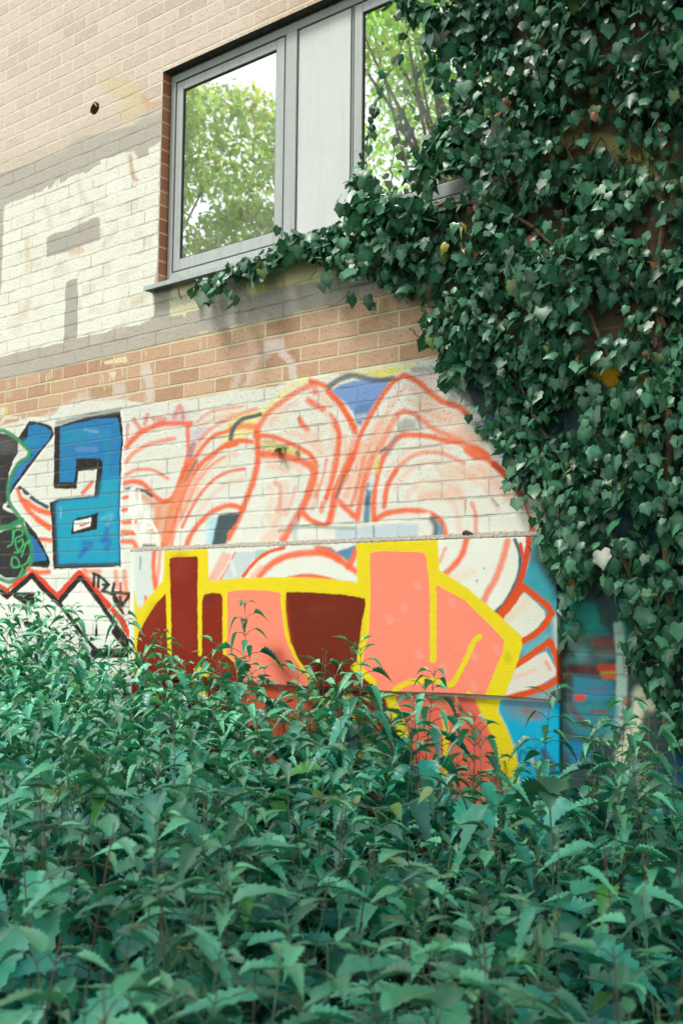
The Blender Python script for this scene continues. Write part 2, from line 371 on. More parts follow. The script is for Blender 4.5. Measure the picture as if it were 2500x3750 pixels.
def paint_wall(c):
    # paler brick high on the left, bright haze included in the colour
    c.poly('Q', [(-400,-900),(1500,-900),(1500,-100),(760,200),(590,300),(590,480),(300,560),(0,640),(-400,760)], (222,211,198), .06, 90)
    # grey over-paint band and the strips beside the cream
    c.poly('Q', [(-400,760),(0,634),(110,600),(180,566),(232,548),(286,504),(388,482),(473,464),(495,455),(540,428),(598,410),(598,1060),
                 (1300,850),(1700,700),(1700,1010),(1570,1037),(1467,1050),(1378,1073),(1289,1095),(1200,1118),(1093,1145),(1036,1162),
                 (900,1186),(840,1195),(777,1215),(723,1227),(679,1234),(616,1252),(516,1278),(469,1288),(375,1310),(326,1319),
                 (241,1342),(147,1364),(36,1382),(0,1391),(-400,1490)], (186,183,172), .94, 5)
    c.stroke('N', [(0,1330),(420,1240),(640,1100),(1000,980),(1300,900)], 110, (206,200,178), .55, 40)
    c.stroke('N', [(900,700),(1050,760),(1130,820),(1050,900)], 150, (222,208,160), .65, 40)
    c.stroke('N', [(1130,980),(1180,940),(1300,880)], 60, (200,196,190), .5, 30)
    c.stroke('N', [(1180,800),(1230,870),(1290,850)], 60, (222,150,110), .4, 20)
    # cream field
    CR = (239,241,228)
    c.poly('K', [(38,565),(200,500),(340,450),(395,405),(402,440),(480,345),(494,385),(540,362),(556,335),(620,315),(700,292),(705,300),(790,245),
                 (822,225),(830,195),(1000,140),(1100,115),(1130,190),(1220,150),(1222,95),(1315,45),(1305,500),(1292,1000),(1268,1200),
                 (1262,1480),(1150,1545),(1050,1558),(960,1566),(860,1610),(700,1640),(640,1655),(525,1700),(518,1690),(380,1722),(250,1746),
                 (100,1780),(0,1812),(-300,1860),(-300,1300),(5,1300),(15,1200),(25,900)], CR, 1, 3.5, wob=1.6)
    for q in ([(640,360),(680,480),(740,560),(860,560)], [(380,590),(405,640),(410,730)], [(1060,150),(1085,280),(1110,370)], [(640,700),(760,600)],
              [(225,850),(230,1100)], [(200,1450),(240,1350)], [(1080,1400),(1240,1250)], [(850,900),(950,760)]):
        c.stroke('K', q, 46, (214,196,164), .40, 16)
    c.stroke('K', [(1070,160),(1080,250),(1100,340),(1122,355)], 24, (190,140,100), .65, 8)
    c.stroke('K', [(590,950),(660,930)], 60, (222,190,150), .6, 8, sm=False)
    for i in range(46):      # thin places where single bricks grin through
        bx, by = rs.uniform(60,1200), rs.uniform(500,1700); ww = rs.uniform(70,120)
        c.poly('K', [(bx,by),(bx+ww,by-ww*.30),(bx+ww,by-ww*.3+88),(bx,by+88)], (216,202,172), rs.uniform(.10,.38), 8)
    for i in range(5):
        x0 = [870,1100,60,300,820][i]; y0 = [330,620,760,1100,1250][i]
        c.poly('K', [(x0,y0),(x0+140,y0-40),(x0+130,y0+140),(x0-20,y0+170)], (246,248,238), .6, 30)
    GR = (182,178,168)
    c.poly('K', [(386,830),(440,797),(565,765),(600,745),(700,700),(780,668),(800,658),(822,682),(822,850),(700,890),(600,925),(560,945),(385,990)], GR, 1, 2.5)
    c.poly('K', [(545,1195),(580,1177),(635,1162),(642,1300),(636,1660),(525,1700),(532,1500)], GR, 1, 2.5)
    c.poly('M', [(275,365),(390,350),(500,310),(622,290),(622,462),(522,490),(515,520),(412,545),(395,592),(375,560),(268,582)], (236,232,196), 1, 2.5)
    c.poly('M', [(880,270),(1100,190),(1568,80),(1568,290),(1480,300),(1400,305),(1190,350),(1060,390),(920,412),(900,340)], (226,222,170), 1, 3)
    c.poly('O', [(0,760),(150,720),(420,740),(420,800),(300,835),(200,890),(0,935)], (214,212,150), 1, 4)
    c.stroke('M', [(930,270),(1010,300),(1000,350)], 70, (206,206,90), .6, 24)
    c.stroke('M', [(340,345),(470,335)], 26, (214,214,110), .6, 12)
    c.stroke('M', [(345,360),(350,400),(372,436)], 14, (104,62,28), .8, 4)
    c.stroke('M', [(160,370),(260,350)], 60, (96,94,94), .55, 26)
    for q, w in (([(700,255),(900,225)],20), ([(1568,497),(1290,560)],10), ([(770,670),(890,645)],16), ([(515,722),(580,705)],16)):
        c.stroke('M', q, w, (232,214,168), .9, 4, sm=False)
    # drips of cream over the first brown courses
    DR = (232,222,184)
    c.poly('L', [(850,950),(1040,900),(1045,955),(940,965),(860,978)], DR, .95, 4)
    c.poly('L', [(890,1040),(955,1030),(940,1100),(915,1085)], DR, .95, 3)
    for q in ([(385,1050),(385,1120)],[(410,1040),(405,1090)],[(428,1020),(425,1080)],[(900,1080),(905,1150)],[(940,1090),(935,1110)],[(843,1060),(860,1180)],
              [(1000,1010),(1012,1070)],[(380,1140),(378,1190)],[(830,940),(828,985)]):
        c.stroke('L', q, 9, DR, .9, 2, sm=False)
    for q in ([(578,745),(580,835)],[(740,840),(742,870)],[(885,670),(888,700)],[(78,860),(78,900)]):
        c.stroke('M', q, 9, DR, .9, 2, sm=False)
    # pale ghosts on the brown courses
    PW = (222,208,200)
    c.poly('M', [(38,980),(110,965),(128,1060),(34,1078)], PW, .9, 8); c.stroke('M', [(95,1080),(110,1180),(105,1310)], 60, PW, .75, 16)
    c.poly('M', [(1042,780),(1205,752),(1215,850),(1042,872)], PW, .9, 10)
    c.poly('M', [(770,840),(1025,785),(1028,885),(770,925)], (216,180,160), .65, 8)
    c.stroke('M', [(1190,880),(1235,920),(1275,985),(1285,1085)], 64, PW, .85, 14)
    c.stroke('M', [(920,1010),(975,950),(1070,895)], 60, PW, .6, 22); c.stroke('M', [(800,1170),(830,1070)], 60, PW, .55, 22)
    c.stroke('M', [(895,1150),(940,1060)], 50, PW, .5, 22); c.stroke('M', [(640,1030),(760,980),(880,960)], 60, (214,176,156), .45, 20)
    c.poly('A', [(1158,20),(1240,0),(1240,60),(1160,75)], PW, .9, 8); c.poly('A', [(930,130),(1030,110),(1030,220),(930,235)], PW, .7, 18)
    c.poly('A', [(640,200),(740,180),(740,250),(640,270)], PW, .6, 20); c.stroke('A', [(70,120),(80,220)], 40, (206,196,176), .6, 16)
    c.stroke('A', [(1225,80),(1235,300)], 60, PW, .7, 16)
    c.poly('A', [(0,320),(60,310),(66,385),(30,395),(0,400)], (228,222,120), .7, 6); c.poly('A', [(0,330),(40,320),(36,385),(0,395)], (226,220,214), .9, 6)
    for q in ([(10,450),(40,410),(140,400)],[(170,400),(172,440)]): c.stroke('A', q, 22, WHITE, .85, 5)
    c.poly('A', [(620,250),(925,235),(1060,240),(1060,330),(900,330),(520,380),(420,410),(330,400)], (226,216,206), .75, 24)
    # white ground of the big pieces
    c.poly('Q', [(-300,1560),(0,1560),(60,1545),(100,1528),(190,1525),(232,1478),(313,1472),(440,1465),(560,1478),(656,1467),(771,1450),(835,1435),
                 (1010,1415),(1085,1386),(1143,1378),(1260,1368),(1330,1352),(1470,1330),(1600,1310),(1720,1330),(2100,1700),(2600,1900),(2600,3700),(-300,3700)], WHITE, .985, 7)
    for i in range(26):
        bx, by = rs.uniform(450,1850), rs.uniform(1500,1960)
        c.poly('Q', [(bx,by),(bx+150,by-12),(bx+150,by+42),(bx,by+54)], [(222,222,204),(238,240,232),(226,214,198)][i%3], rs.uniform(.2,.5), 10)
    # ---- blue letter piece, far left
    A = 'A'
    c.poly(A, [(-200,530),(0,530),(60,540),(130,570),(150,600),(150,690),(110,760),(75,860),(60,1000),(75,1100),(130,1200),(180,1260),(90,1300),(-200,1290)], (38,42,46), 1, 3)
    c.poly(A, [(-200,560),(60,560),(140,600),(140,680),(0,700),(-200,720)], (104,104,106), .5, 40)
    c.poly(A, [(-200,1350),(0,1345),(110,1300),(190,1300),(240,1380),(262,1470),(262,1540),(240,1620),(200,1690),(120,1720),(40,1715),(0,1690),(-200,1640)], (38,42,46), 1, 3)
    c.stroke(A, [(90,1080),(40,1140),(160,1190),(210,1260),(290,1360),(360,1450),(420,1600)], 26, WHITE, 1)
    c.poly(A, [(145,575),(200,500),(240,430),(330,440),(425,470),(445,545),(300,750),(180,900),(85,1045),(70,1000),(85,900),(130,800),(240,730),(240,660)], BLK, 1, 3)
    c.poly(A, [(235,470),(300,455),(380,480),(428,515),(400,590),(330,665),(220,800),(110,955),(85,1005),(85,900),(130,820),(200,750),(270,710),(200,600),(230,560)], BLUE, 1, 4)
    c.stroke(A, [(210,610),(300,600)], 60, (0,140,180), .8, 20); c.stroke(A, [(180,810),(150,880)], 30, (60,120,200), .8, 10)
    c.poly(A, [(436,570),(448,980),(640,1005),(640,845),(795,828),(772,1045),(480,1072),(405,1098),(425,1250),(440,1642),(405,1545),(300,1350),(170,1200),(85,1060),(200,880),(300,740)], WHITE, 1, 3)
    c.stroke(A, [(440,575),(350,680),(240,830),(150,950),(82,1055),(180,1200),(300,1340),(400,1530)], 16, (240,242,238), 1, 3, sm=False)
    for q, w_ in (([(150,990),(190,1090),(260,1190),(410,1300)],34), ([(200,1080),(300,1150),(410,1190)],40), ([(330,1400),(420,1410)],30), ([(300,1240),(410,1320)],24)):
        c.stroke(A, q, w_, OR, .95, 6)
    c.stroke(A, [(165,975),(230,1030),(290,1080),(390,1135)], 30, (52,74,84), 1, 4); c.stroke(A, [(175,1000),(200,1050),(250,1040)], 18, WHITE, 1, 3)
    c.stroke(A, [(665,1010),(700,940)], 24, (176,222,236), .7, 12); c.stroke(A, [(680,1020),(755,935)], 26, OR, 1, 5)
    c.poly(A, [(200,1240),(300,1350),(400,1540),(412,1600),(395,1636),(250,1620),(262,1540),(240,1380)], BLK, 1, 3)
    c.poly(A, [(240,1350),(290,1400),(370,1520),(385,1575),(270,1585),(272,1490)], (8,120,180), 1, 4)
    c.stroke(A, [(285,1420),(320,1540)], 40, (44,90,180), .6, 14)
    c.poly(A, [(450,480),(700,400),(990,352),(1015,570),(1000,700),(985,1130),(1000,1622),(440,1645),(425,1250),(408,1098),(480,1070),(775,1042),(797,826),(645,843),(632,985),(442,985)], BLK, 1, 3)
    c.stroke(A, [(460,450),(700,390),(985,345)], 40, (96,112,118), .65, 14)
    c.poly(A, [(492,478),(800,412),(970,402),(985,520),(1000,560),(985,700),(972,1100),(978,1592),(485,1600),(460,1112),(500,1085),(810,1055),(838,950),(842,760),(820,733),(630,738),(612,930),(492,930)], BLUE, 1, 3)
    c.poly(A, [(460,1112),(500,1085),(810,1055),(838,900),(985,880),(972,1100),(978,1592),(485,1600)], TEAL, 1, 30)
    c.poly(A, [(510,495),(705,490),(705,610),(515,622)], (0,142,178), .85, 6); c.poly(A, [(712,495),(912,490),(910,585),(712,600)], (24,140,190), .8, 6)
    c.stroke(A, [(540,660),(530,900)], 50, (0,130,180), .8, 12); c.stroke(A, [(880,620),(880,860)], 44, (0,142,176), .7, 16)
    c.stroke(A, [(640,660),(780,660)], 40, (90,140,205), .8, 18); c.stroke(A, [(700,500),(800,520)], 22, (120,170,210), .7, 10)
    for q in ([(700,1480),(660,1540)],[(690,1430),(750,1440),(700,1490)],[(840,1410),(900,1420),(870,1480)],[(880,1310),(870,1400)]): c.stroke(A, q, 40, (34,84,176), .65, 18)
    c.stroke(A, [(840,1230),(920,1200),(880,1280)], 30, (110,190,210), .5, 14); c.stroke(A, [(500,1140),(500,1220)], 16, (140,200,210), .5, 8)
    c.poly(A, [(602,1245),(640,1225),(806,1184),(797,1320),(583,1362)], BLK, 1, 3); c.poly(A, [(610,1252),(750,1222),(742,1292),(606,1336)], (238,238,232), 1, 3)
    c.stroke(A, [(660,1290),(730,1265)], 14, (214,80,60), 1, 3); c.stroke(A, [(630,1280),(700,1258)], 8, (110,190,190), .8, 3)
    c.stroke(A, [(1000,350),(1022,560),(1008,900),(998,1300),(1006,1640)], 22, (240,242,238), 1, 3); c.stroke(A, [(1006,1645),(800,1648),(640,1655),(430,1672)], 22, (240,242,238), 1, 3)
    c.stroke(A, [(200,470),(240,420),(330,410),(420,440)], 20, (238,238,232), .95, 4); c.stroke(A, [(430,430),(435,455)], 44, (235,235,235), .95, 14)
    c.stroke(A, [(245,500),(260,440),(330,445)], 8, (60,80,90), .6, 4)
    # green bubble outline and scribble
    c.stroke(A, [(-120,560),(0,510),(60,522),(130,570),(190,620),(242,680),(225,730),(170,762),(120,830),(82,920),(68,1010),(85,1110),(140,1185),(172,1240),(192,1290),(232,1370),(256,1450),(262,1540),(248,1610),(200,1680),(120,1740),(50,1745),(-60,1690)], 32, GRN, .95, 6)
    c.stroke(A, [(-100,1330),(0,1310),(80,1300),(130,1270),(180,1245)], 50, GRN, .95, 8)
    for q in ([(110,1390),(125,1330),(180,1325),(185,1365),(135,1390),(130,1440),(150,1490),(190,1450),(185,1400),(150,1420)],[(65,1460),(105,1430),(110,1330)],
              [(250,1400),(215,1440),(180,1540)],[(195,1440),(245,1430)],[(95,1610),(105,1550),(140,1555),(160,1600),(140,1630),(100,1615)],
              [(110,1630),(180,1620),(225,1590),(245,1540)],[(160,1700),(190,1640)],[(120,1510),(190,1500)]):
        c.stroke(A, q, 14, (60,176,110), .95, 3)
    # white, black and red zigzag below
    E = 'E'
    c.poly(E, [(0,600),(120,560),(260,470),(480,680),(660,480),(960,880),(1080,1080),(1080,1568),(-100,1568)], (240,242,236), 1, 5)
    for q in ([(690,420),(740,500),(800,560),(820,640)],[(950,430),(960,560)],[(1020,430),(1040,600),(1080,700)],[(1000,600),(1000,720)],[(700,430),(820,430)],[(960,640),(1060,640)],[(1090,640),(1070,780)]):
        c.stroke(E, q, 36, (240,130,92), .75, 12)
    c.stroke(E, [(990,530),(992,590)], 24, (214,60,50), .9, 5)
    c.stroke(E, [(240,415),(300,440),(400,435)], 34, OR, .9, 8)
    c.stroke(E, [(-60,520),(70,600),(150,520),(270,450),(360,520),(470,640),(560,540),(650,440),(760,560),(900,720),(1000,830),(1030,900),(1090,990)], 46, (226,66,44), 1, 4, sm=False)
    c.stroke(E, [(-40,560),(60,640),(110,600),(262,465),(370,585),(480,690),(580,570),(662,482),(750,590),(860,740),(960,890),(1050,1010),(1075,1200)], 36, BLK, 1, 3, sm=False)
    c.stroke(E, [(480,680),(560,790),(700,980),(800,1090)], 28, BLK, 1, 3, sm=False); c.stroke(E, [(780,1105),(1070,1100)], 70, BLK, 1, 4, sm=False)
    c.stroke(E, [(725,1150),(690,1280),(670,1450),(690,1500)], 40, BLK, 1, 3); c.stroke(E, [(950,930),(1060,1060)], 60, BLK, 1, 4, sm=False)
    c.poly(E, [(120,600),(290,610),(290,720),(200,700),(110,640)], BLK, 1, 3); c.stroke(E, [(220,860),(300,900),(335,980),(320,1080)], 44, BLK, 1, 4)
    c.stroke(E, [(468,935),(525,970)], 26, BLK, 1, 3); c.poly(E, [(779,800),(792,790),(803,800),(797,850),(803,960),(790,975),(778,955),(788,860)], BLK, 1, 3)
    c.stroke(E, [(1075,850),(1072,910)], 10, BLK, .9, 3)
    # small black tag
    for q in ([(765,450),(810,465),(855,500)],[(775,460),(770,550)],[(812,470),(806,560)],[(855,500),(893,540),(842,590),(930,622)],[(848,540),(893,540)],[(938,528),(922,612)],
              [(925,605),(1068,615),(1045,655),(1000,712),(935,625)],[(935,650),(945,680),(990,745),(1012,775)],[(955,650),(960,700)],[(985,640),(1000,700)]):
        c.stroke(E, q, 22, BLK, .95, 3, sm=False)
    # ---- orange line work: first block (right of the blue letter)
    for q, w_, a_ in (([(1040,640),(1100,570),(1200,500),(1350,452),(1560,450)],38,.95), ([(1035,770),(1100,690),(1230,620),(1430,572)],30,.65),
        ([(1035,870),(1120,832),(1250,830),(1375,900)],24,.7), ([(1030,940),(1100,925),(1180,950),(1260,1035),(1330,1088),(1400,1075),(1450,1010),(1490,900),(1560,740)],36,.95),
        ([(1540,480),(1545,700),(1500,860),(1450,1010)],32,.8), ([(1015,1060),(1045,1052)],26,.9), ([(1012,1160),(1052,1152)],26,.9), ([(1010,1262),(1110,1256)],30,.9),
        ([(1010,1342),(1110,1350)],34,.85), ([(1010,1418),(1090,1420),(1125,1475)],34,.85), ([(1500,900),(1420,1120),(1370,1300),(1340,1460)],40,.9),
        ([(1560,900),(1470,1080),(1430,1250),(1400,1460)],30,.6)):
        c.stroke(A, q, w_, OR, a_, 9)
    c.stroke(A, [(1140,1040),(1230,1085),(1290,1160),(1280,1270),(1250,1310)], 60, (226,146,108), .75, 24)
    c.poly(A, [(1290,1100),(1420,1090),(1380,1300),(1330,1400),(1240,1290),(1280,1200)], (230,140,100), .7, 16)
    for q, w_ in (([(1050,460),(1042,600)],24),([(1100,420),(1150,490)],40),([(1210,375),(1190,455)],34),([(1260,410),(1350,410),(1290,450)],40),([(1430,400),(1475,310),(1505,400)],40)):
        c.stroke(A, q, w_, (224,112,104), .7, 10)
    c.stroke(A, [(1420,400),(1530,380)], 90, (206,160,176), .35, 30)
    c.stroke(A, [(1130,990),(1190,1005),(1245,1045)], 26, (56,80,90), .95, 6); c.stroke(A, [(1035,985),(1085,975)], 24, (70,130,150), .9, 6)
    c.stroke(A, [(1180,1450),(1270,1452)], 24, (70,76,80), .85, 10)
    for q in ([(1060,1180),(1085,980),(1120,1180)],[(1120,1180),(1140,1000),(1160,1170)],[(1100,1190),(1095,1290),(1140,1360),(1170,1290)],[(1170,1385),(1200,1180),(1215,1260)],[(1180,1310),(1250,1300)],[(1225,1230),(1300,1370)],[(1075,1060),(1070,1200)]):
        c.stroke(A, q, 24, (244,244,238), .95, 5)
    # ---- orange line work: petals (block B)
    B = 'B'
    c.poly(B, [(480,600),(510,430),(600,370),(800,330),(900,250),(960,215),(900,330),(780,440),(760,500),(640,600)], YW, .7, 30)
    c.stroke(B, [(940,230),(1010,170),(1090,120),(1180,80)], 50, YW, .6, 20)
    c.poly(B, [(800,580),(900,590),(1060,650),(1170,700),(1080,720),(940,680),(800,660)], (214,206,128), .9, 12)
    c.stroke(B, [(840,600),(900,600)], 40, (170,166,130), .6, 18); c.stroke(B, [(1095,690),(1105,730)], 36, SLATE, .8, 10)
    c.poly(B, [(230,500),(380,480),(300,590),(220,620)], (196,186,208), .6, 20); c.stroke(B, [(245,620),(215,720)], 44, (120,118,150), .85, 12)
    c.poly(B, [(265,740),(280,760),(240,840),(190,920),(135,975),(150,900),(190,800)], (56,82,92), .95, 8)
    for q, w_, a_ in (([(720,600),(640,590),(540,610),(430,680),(300,790),(200,950),(110,1180),(50,1350),(10,1480)],34,1), ([(560,500),(400,560),(290,680),(215,790),(160,900),(85,1060),(0,1090)],28,.9),
        ([(430,700),(320,830),(230,980),(150,1180),(90,1350),(60,1480)],20,.5), ([(500,720),(380,800),(280,930),(200,1100),(140,1250)],14,.6),
        ([(660,822),(520,850),(400,920),(285,1050),(190,1220),(150,1300)],24,.8), ([(760,520),(770,620),(768,760),(735,920),(690,1040),(645,1150),(590,1270),(530,1390)],42,1),
        ([(640,1145),(570,1125),(500,1130),(390,1180),(290,1270),(220,1370),(180,1460)],36,.95), ([(750,560),(800,440),(880,340),(1000,250),(1100,185),(1210,130)],38,.75),
        ([(1200,100),(1330,150),(1430,260),(1500,370),(1565,480)],36,.9), ([(790,548),(900,560),(1050,620),(1180,690),(1245,765)],34,.9),
        ([(790,700),(950,712),(1080,742),(1190,790),(1235,860),(1200,1000),(1130,1150),(1060,1270),(980,1400)],50,.95), ([(1190,260),(1230,290),(1300,330)],46,.8),
        ([(1110,410),(1140,460),(1175,500)],36,.85), ([(1370,380),(1425,470),(1440,600),(1415,800),(1370,950),(1325,1060)],30,.75), ([(1335,740),(1300,900),(1240,1050)],24,.55),
        ([(915,935),(955,980),(950,1100),(930,1170)],34,.5), ([(1080,980),(1050,1080),(1000,1200)],30,.35), ([(1150,1190),(1210,1245),(1330,1275),(1380,1130),(1400,1000),(1470,850),(1545,700)],38,.9),
        ([(1300,1105),(1292,1165)],34,.7), ([(270,440),(400,350),(640,310)],22,.5), ([(290,590),(420,470),(600,380),(760,330)],28,.55), ([(560,490),(640,470),(760,480)],46,.7),
        ([(600,620),(520,640)],30,.9), ([(1240,150),(1240,200)],40,.6)):
        c.stroke(B, q, w_, OR, a_, 10)
    SAL = (243,150,112)
    for q, w_, a_ in (([(870,450),(940,370),(1020,310),(1090,290)],40,.35), ([(1000,520),(1090,540),(1190,600),(1290,700)],44,.35), ([(330,560),(240,660),(190,760)],34,.45), ([(600,700),(500,730),(400,800),(320,900),(240,1040),(190,1160)],36,.4),
        ([(640,900),(540,930),(450,990),(360,1080),(290,1180)],40,.28), ([(870,960),(880,1080),(850,1200)],50,.25), ([(1000,940),(1010,1050),(960,1180),(900,1290)],44,.3), ([(1290,330),(1360,400),(1400,520)],40,.4),
        ([(1480,560),(1490,700),(1460,860),(1420,1000)],40,.45), ([(1260,960),(1250,1060),(1215,1150)],40,.5), ([(300,640),(200,880),(130,1000),(90,1100)],60,.4), ([(120,980),(60,1200),(20,1420)],40,.5), ([(840,740),(1000,770),(1120,830)],44,.35),
        ([(300,480),(420,410),(560,370)],30,.45), ([(1180,160),(1290,220),(1370,320)],36,.4)):
        c.stroke(B, q, w_, SAL, a_, 22)
    c.poly(B, [(1190,740),(1280,790),(1240,900),(1190,1060),(1130,1160),(1160,1000),(1200,860)], (236,124,80), .8, 12)
    c.stroke(B, [(160,960),(80,1150),(20,1400)], 80, (228,150,112), .5, 30); c.stroke(B, [(240,900),(160,1150)], 50, (238,176,146), .5, 24)
    for q, w_, a_ in (([(860,790),(1010,840)],60,.35),([(900,1250),(960,1150)],90,.22),([(1250,560),(1310,680)],60,.3),([(840,1400),(960,1330)],90,.35),([(1180,520),(1240,620)],50,.3)):
        c.stroke(B, q, w_, PEACH, a_, 26)
    c.stroke(B, [(790,375),(700,398),(640,420),(590,460),(560,520),(548,575)], 34, (78,96,102), .95, 8)
    c.stroke(B, [(410,1250),(400,1320),(395,1420)], 90, (160,218,232), .8, 36)
    c.poly(B, [(450,1200),(540,1180),(630,1190),(595,1260),(525,1350),(512,1450),(395,1450),(415,1330)], (52,76,84), .97, 12)
    c.stroke(B, [(930,660),(1000,650)], 40, (120,110,40), .7, 10); c.stroke(B, [(900,700),(960,700)], 24, (150,60,40), .6, 8)
    # ---- block C
    Cc = 'C'
    c.poly(Cc, [(-20,170),(120,80),(230,30),(560,-20),(720,-30),(560,40),(470,90),(330,30),(200,60),(60,130)], (232,222,120), .9, 16)
    c.poly(Cc, [(30,185),(100,130),(220,100),(330,90),(520,80),(470,160),(400,260),(330,380),(262,460),(235,440),(205,350),(130,270)], (120,158,214), 1, 8)
    c.poly(Cc, [(240,290),(380,270),(330,370),(262,470),(235,440),(215,350)], (92,128,170), .8, 20); c.stroke(Cc, [(250,400),(300,390)], 50, (190,200,214), .8, 18)
    c.stroke(Cc, [(10,150),(90,90),(200,55),(280,70),(400,92),(540,80)], 46, (92,106,108), .9, 12)
    c.stroke(Cc, [(340,30),(440,50),(530,20)], 40, (234,224,128), .95, 10); c.stroke(Cc, [(700,10),(860,10)], 50, (130,134,124), .6, 22)
    c.poly(Cc, [(700,60),(880,20),(980,140),(960,200),(800,150)], (226,204,200), .7, 20)
    for q, w_, a_ in (([(0,190),(80,275),(150,370),(222,520)],36,.9), ([(620,50),(540,110),(460,200),(400,300),(330,420),(262,560),(222,690),(170,820),(130,870)],34,.92),
        ([(640,60),(740,112),(830,190),(940,270),(1060,312),(1160,390)],42,.9), ([(570,375),(640,350),(740,390),(830,470),(940,530),(1080,580)],38,.75), ([(560,390),(500,500),(430,640),(370,720)],42,.6),
        ([(380,1235),(375,1100),(400,900),(450,740),(520,620),(600,550),(700,545),(850,560),(960,590),(1100,610),(1250,665),(1315,730)],38,.95),
        ([(460,1130),(490,960),(560,830)],36,.9), ([(560,830),(650,745),(760,692),(900,690),(1000,720),(1110,775)],32,.6), ([(1180,1110),(1210,1200),(1212,1350)],30,.6),
        ([(385,1235),(480,1190),(600,1165),(760,1170),(880,1210),(945,1285),(962,1365)],38,.95), ([(300,720),(232,1000),(190,1130)],30,.7), ([(360,740),(290,960),(255,1160),(242,1235)],42,.85),
        ([(160,880),(90,1000),(55,1130),(20,1260)],34,.7), ([(60,460),(90,560),(60,760),(20,960),(-10,1060)],32,.8), ([(100,1090),(150,1150),(215,1210)],40,.9), ([(0,1000),(-20,1100)],24,.6),
        ([(1300,740),(1380,800),(1455,880)],44,1), ([(210,590),(180,720),(130,860)],40,.5), ([(940,870),(880,800)],30,.2)):
        c.stroke(Cc, q, w_, OR, a_, 10)
    for q, w_, a_ in (([(640,150),(560,230),(500,340),(430,450),(370,580),(330,700)],44,.45), ([(690,170),(800,260),(920,330),(1090,400)],50,.4), ([(660,250),(760,320),(880,390),(1000,430)],40,.4), ([(480,860),(560,760),(700,650),(860,630),(1000,660)],30,.35),
        ([(560,980),(620,880),(740,790),(900,770),(1060,810),(1180,900)],50,.3), ([(640,1060),(720,960),(860,920),(1000,960),(1100,1040),(1130,1150)],50,.3), ([(760,1060),(900,1030),(1000,1080),(1060,1180),(1080,1330)],46,.35), ([(280,620),(240,780),(200,900),(150,1040)],44,.5),
        ([(340,640),(290,820),(230,1010)],36,.45), ([(1240,800),(1380,920),(1470,1060)],60,.35), ([(40,560),(50,760),(0,960)],50,.35), ([(440,560),(380,700),(330,900)],36,.4), ([(1180,880),(1300,1000),(1400,1160)],50,.25)):
        c.stroke(Cc, q, w_, (243,150,112), a_, 24)
    c.poly(Cc, [(1100,640),(1250,650),(1330,700),(1310,760),(1200,750),(1120,690)], (238,112,68), .95, 12)
    for P_, a_ in (([(400,420),(560,400),(500,560),(300,700),(280,600)],.45), ([(740,250),(900,330),(1080,420),(1100,470),(860,490),(740,400)],.35), ([(930,520),(1100,470),(1250,560),(1280,620),(1080,600)],.65),
        ([(940,820),(1320,780),(1310,910),(960,930)],.40), ([(740,1000),(1100,960),(1100,1080),(740,1080)],.38), ([(280,740),(380,740),(360,850),(260,850)],.6), ([(1280,900),(1500,960),(1500,1080),(1300,1000)],.4), ([(130,900),(230,900),(200,1120),(100,1100)],.35)):
        c.poly(Cc, P_, (238,166,130), a_, 40)
    c.poly(Cc, [(580,440),(640,410),(720,430),(715,500),(580,510)], (150,156,152), .75, 24); c.stroke(Cc, [(560,560),(490,690)], 40, (120,140,152), .6, 20)
    c.stroke(Cc, [(740,400),(760,480)], 30, (90,92,92), .6, 14); c.stroke(Cc, [(1230,470),(1290,560)], 70, (60,62,62), .8, 30)
    c.stroke(Cc, [(130,880),(90,1000),(70,1060)], 26, (120,96,96), .75, 10); c.stroke(Cc, [(345,950),(325,1100),(315,1240)], 50, (84,134,158), .95, 14)
    c.stroke(Cc, [(370,880),(350,980)], 40, (214,224,228), .8, 12); c.stroke(Cc, [(330,1060),(320,1110)], 44, (66,86,92), .7, 14)
    c.stroke(Cc, [(405,740),(395,850)], 34, (226,208,110), .9, 10); c.stroke(Cc, [(430,690),(470,650)], 20, (60,70,74), .8, 8)
    c.poly(Cc, [(60,1310),(380,1290),(560,1270),(740,1280),(740,1400),(60,1440)], (176,202,216), .7, 14)
    c.stroke(Cc, [(860,1240),(890,1300),(880,1390)], 56, (66,92,104), .9, 20); c.stroke(Cc, [(920,1300),(930,1385)], 36, (70,164,178), .9, 12); c.stroke(Cc, [(760,1210),(820,1200)], 40, (238,238,230), .9, 14)
    c.stroke(Cc, [(375,1290),(378,1400)], 10, (40,84,100), .8, 4); c.stroke(Cc, [(1345,1070),(1395,1130)], 20, (120,150,146), .8, 8)
    c.stroke('B', [(950,1330),(1150,1300),(1560,1310)], 26, (120,144,126), .6, 10); c.stroke('B', [(1075,1240),(1075,1400)], 40, (150,190,186), .6, 18)
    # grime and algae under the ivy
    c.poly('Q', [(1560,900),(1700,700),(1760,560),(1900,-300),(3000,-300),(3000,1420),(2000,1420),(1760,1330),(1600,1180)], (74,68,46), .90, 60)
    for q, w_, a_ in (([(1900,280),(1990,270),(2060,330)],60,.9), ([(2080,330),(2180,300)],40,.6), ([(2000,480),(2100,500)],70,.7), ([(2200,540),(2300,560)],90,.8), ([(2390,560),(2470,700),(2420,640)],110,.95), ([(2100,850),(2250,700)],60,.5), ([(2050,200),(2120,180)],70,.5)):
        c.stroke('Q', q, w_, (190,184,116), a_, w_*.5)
    # ---- right of the arcs: teal, slate and green ground
    c.poly('Q', [(1800,1330),(1960,1330),(2080,1480),(1900,1480)], (66,70,64), .6, 40)
    c.poly('Q', [(1780,1560),(1830,1650),(1900,1745),(1950,1850),(1975,1960),(1990,2050),(2040,2060),(2040,3700),(2700,3700),(2700,1300),(1760,1330),(1700,1400),(1740,1500)], (50,78,82), 1, 10)
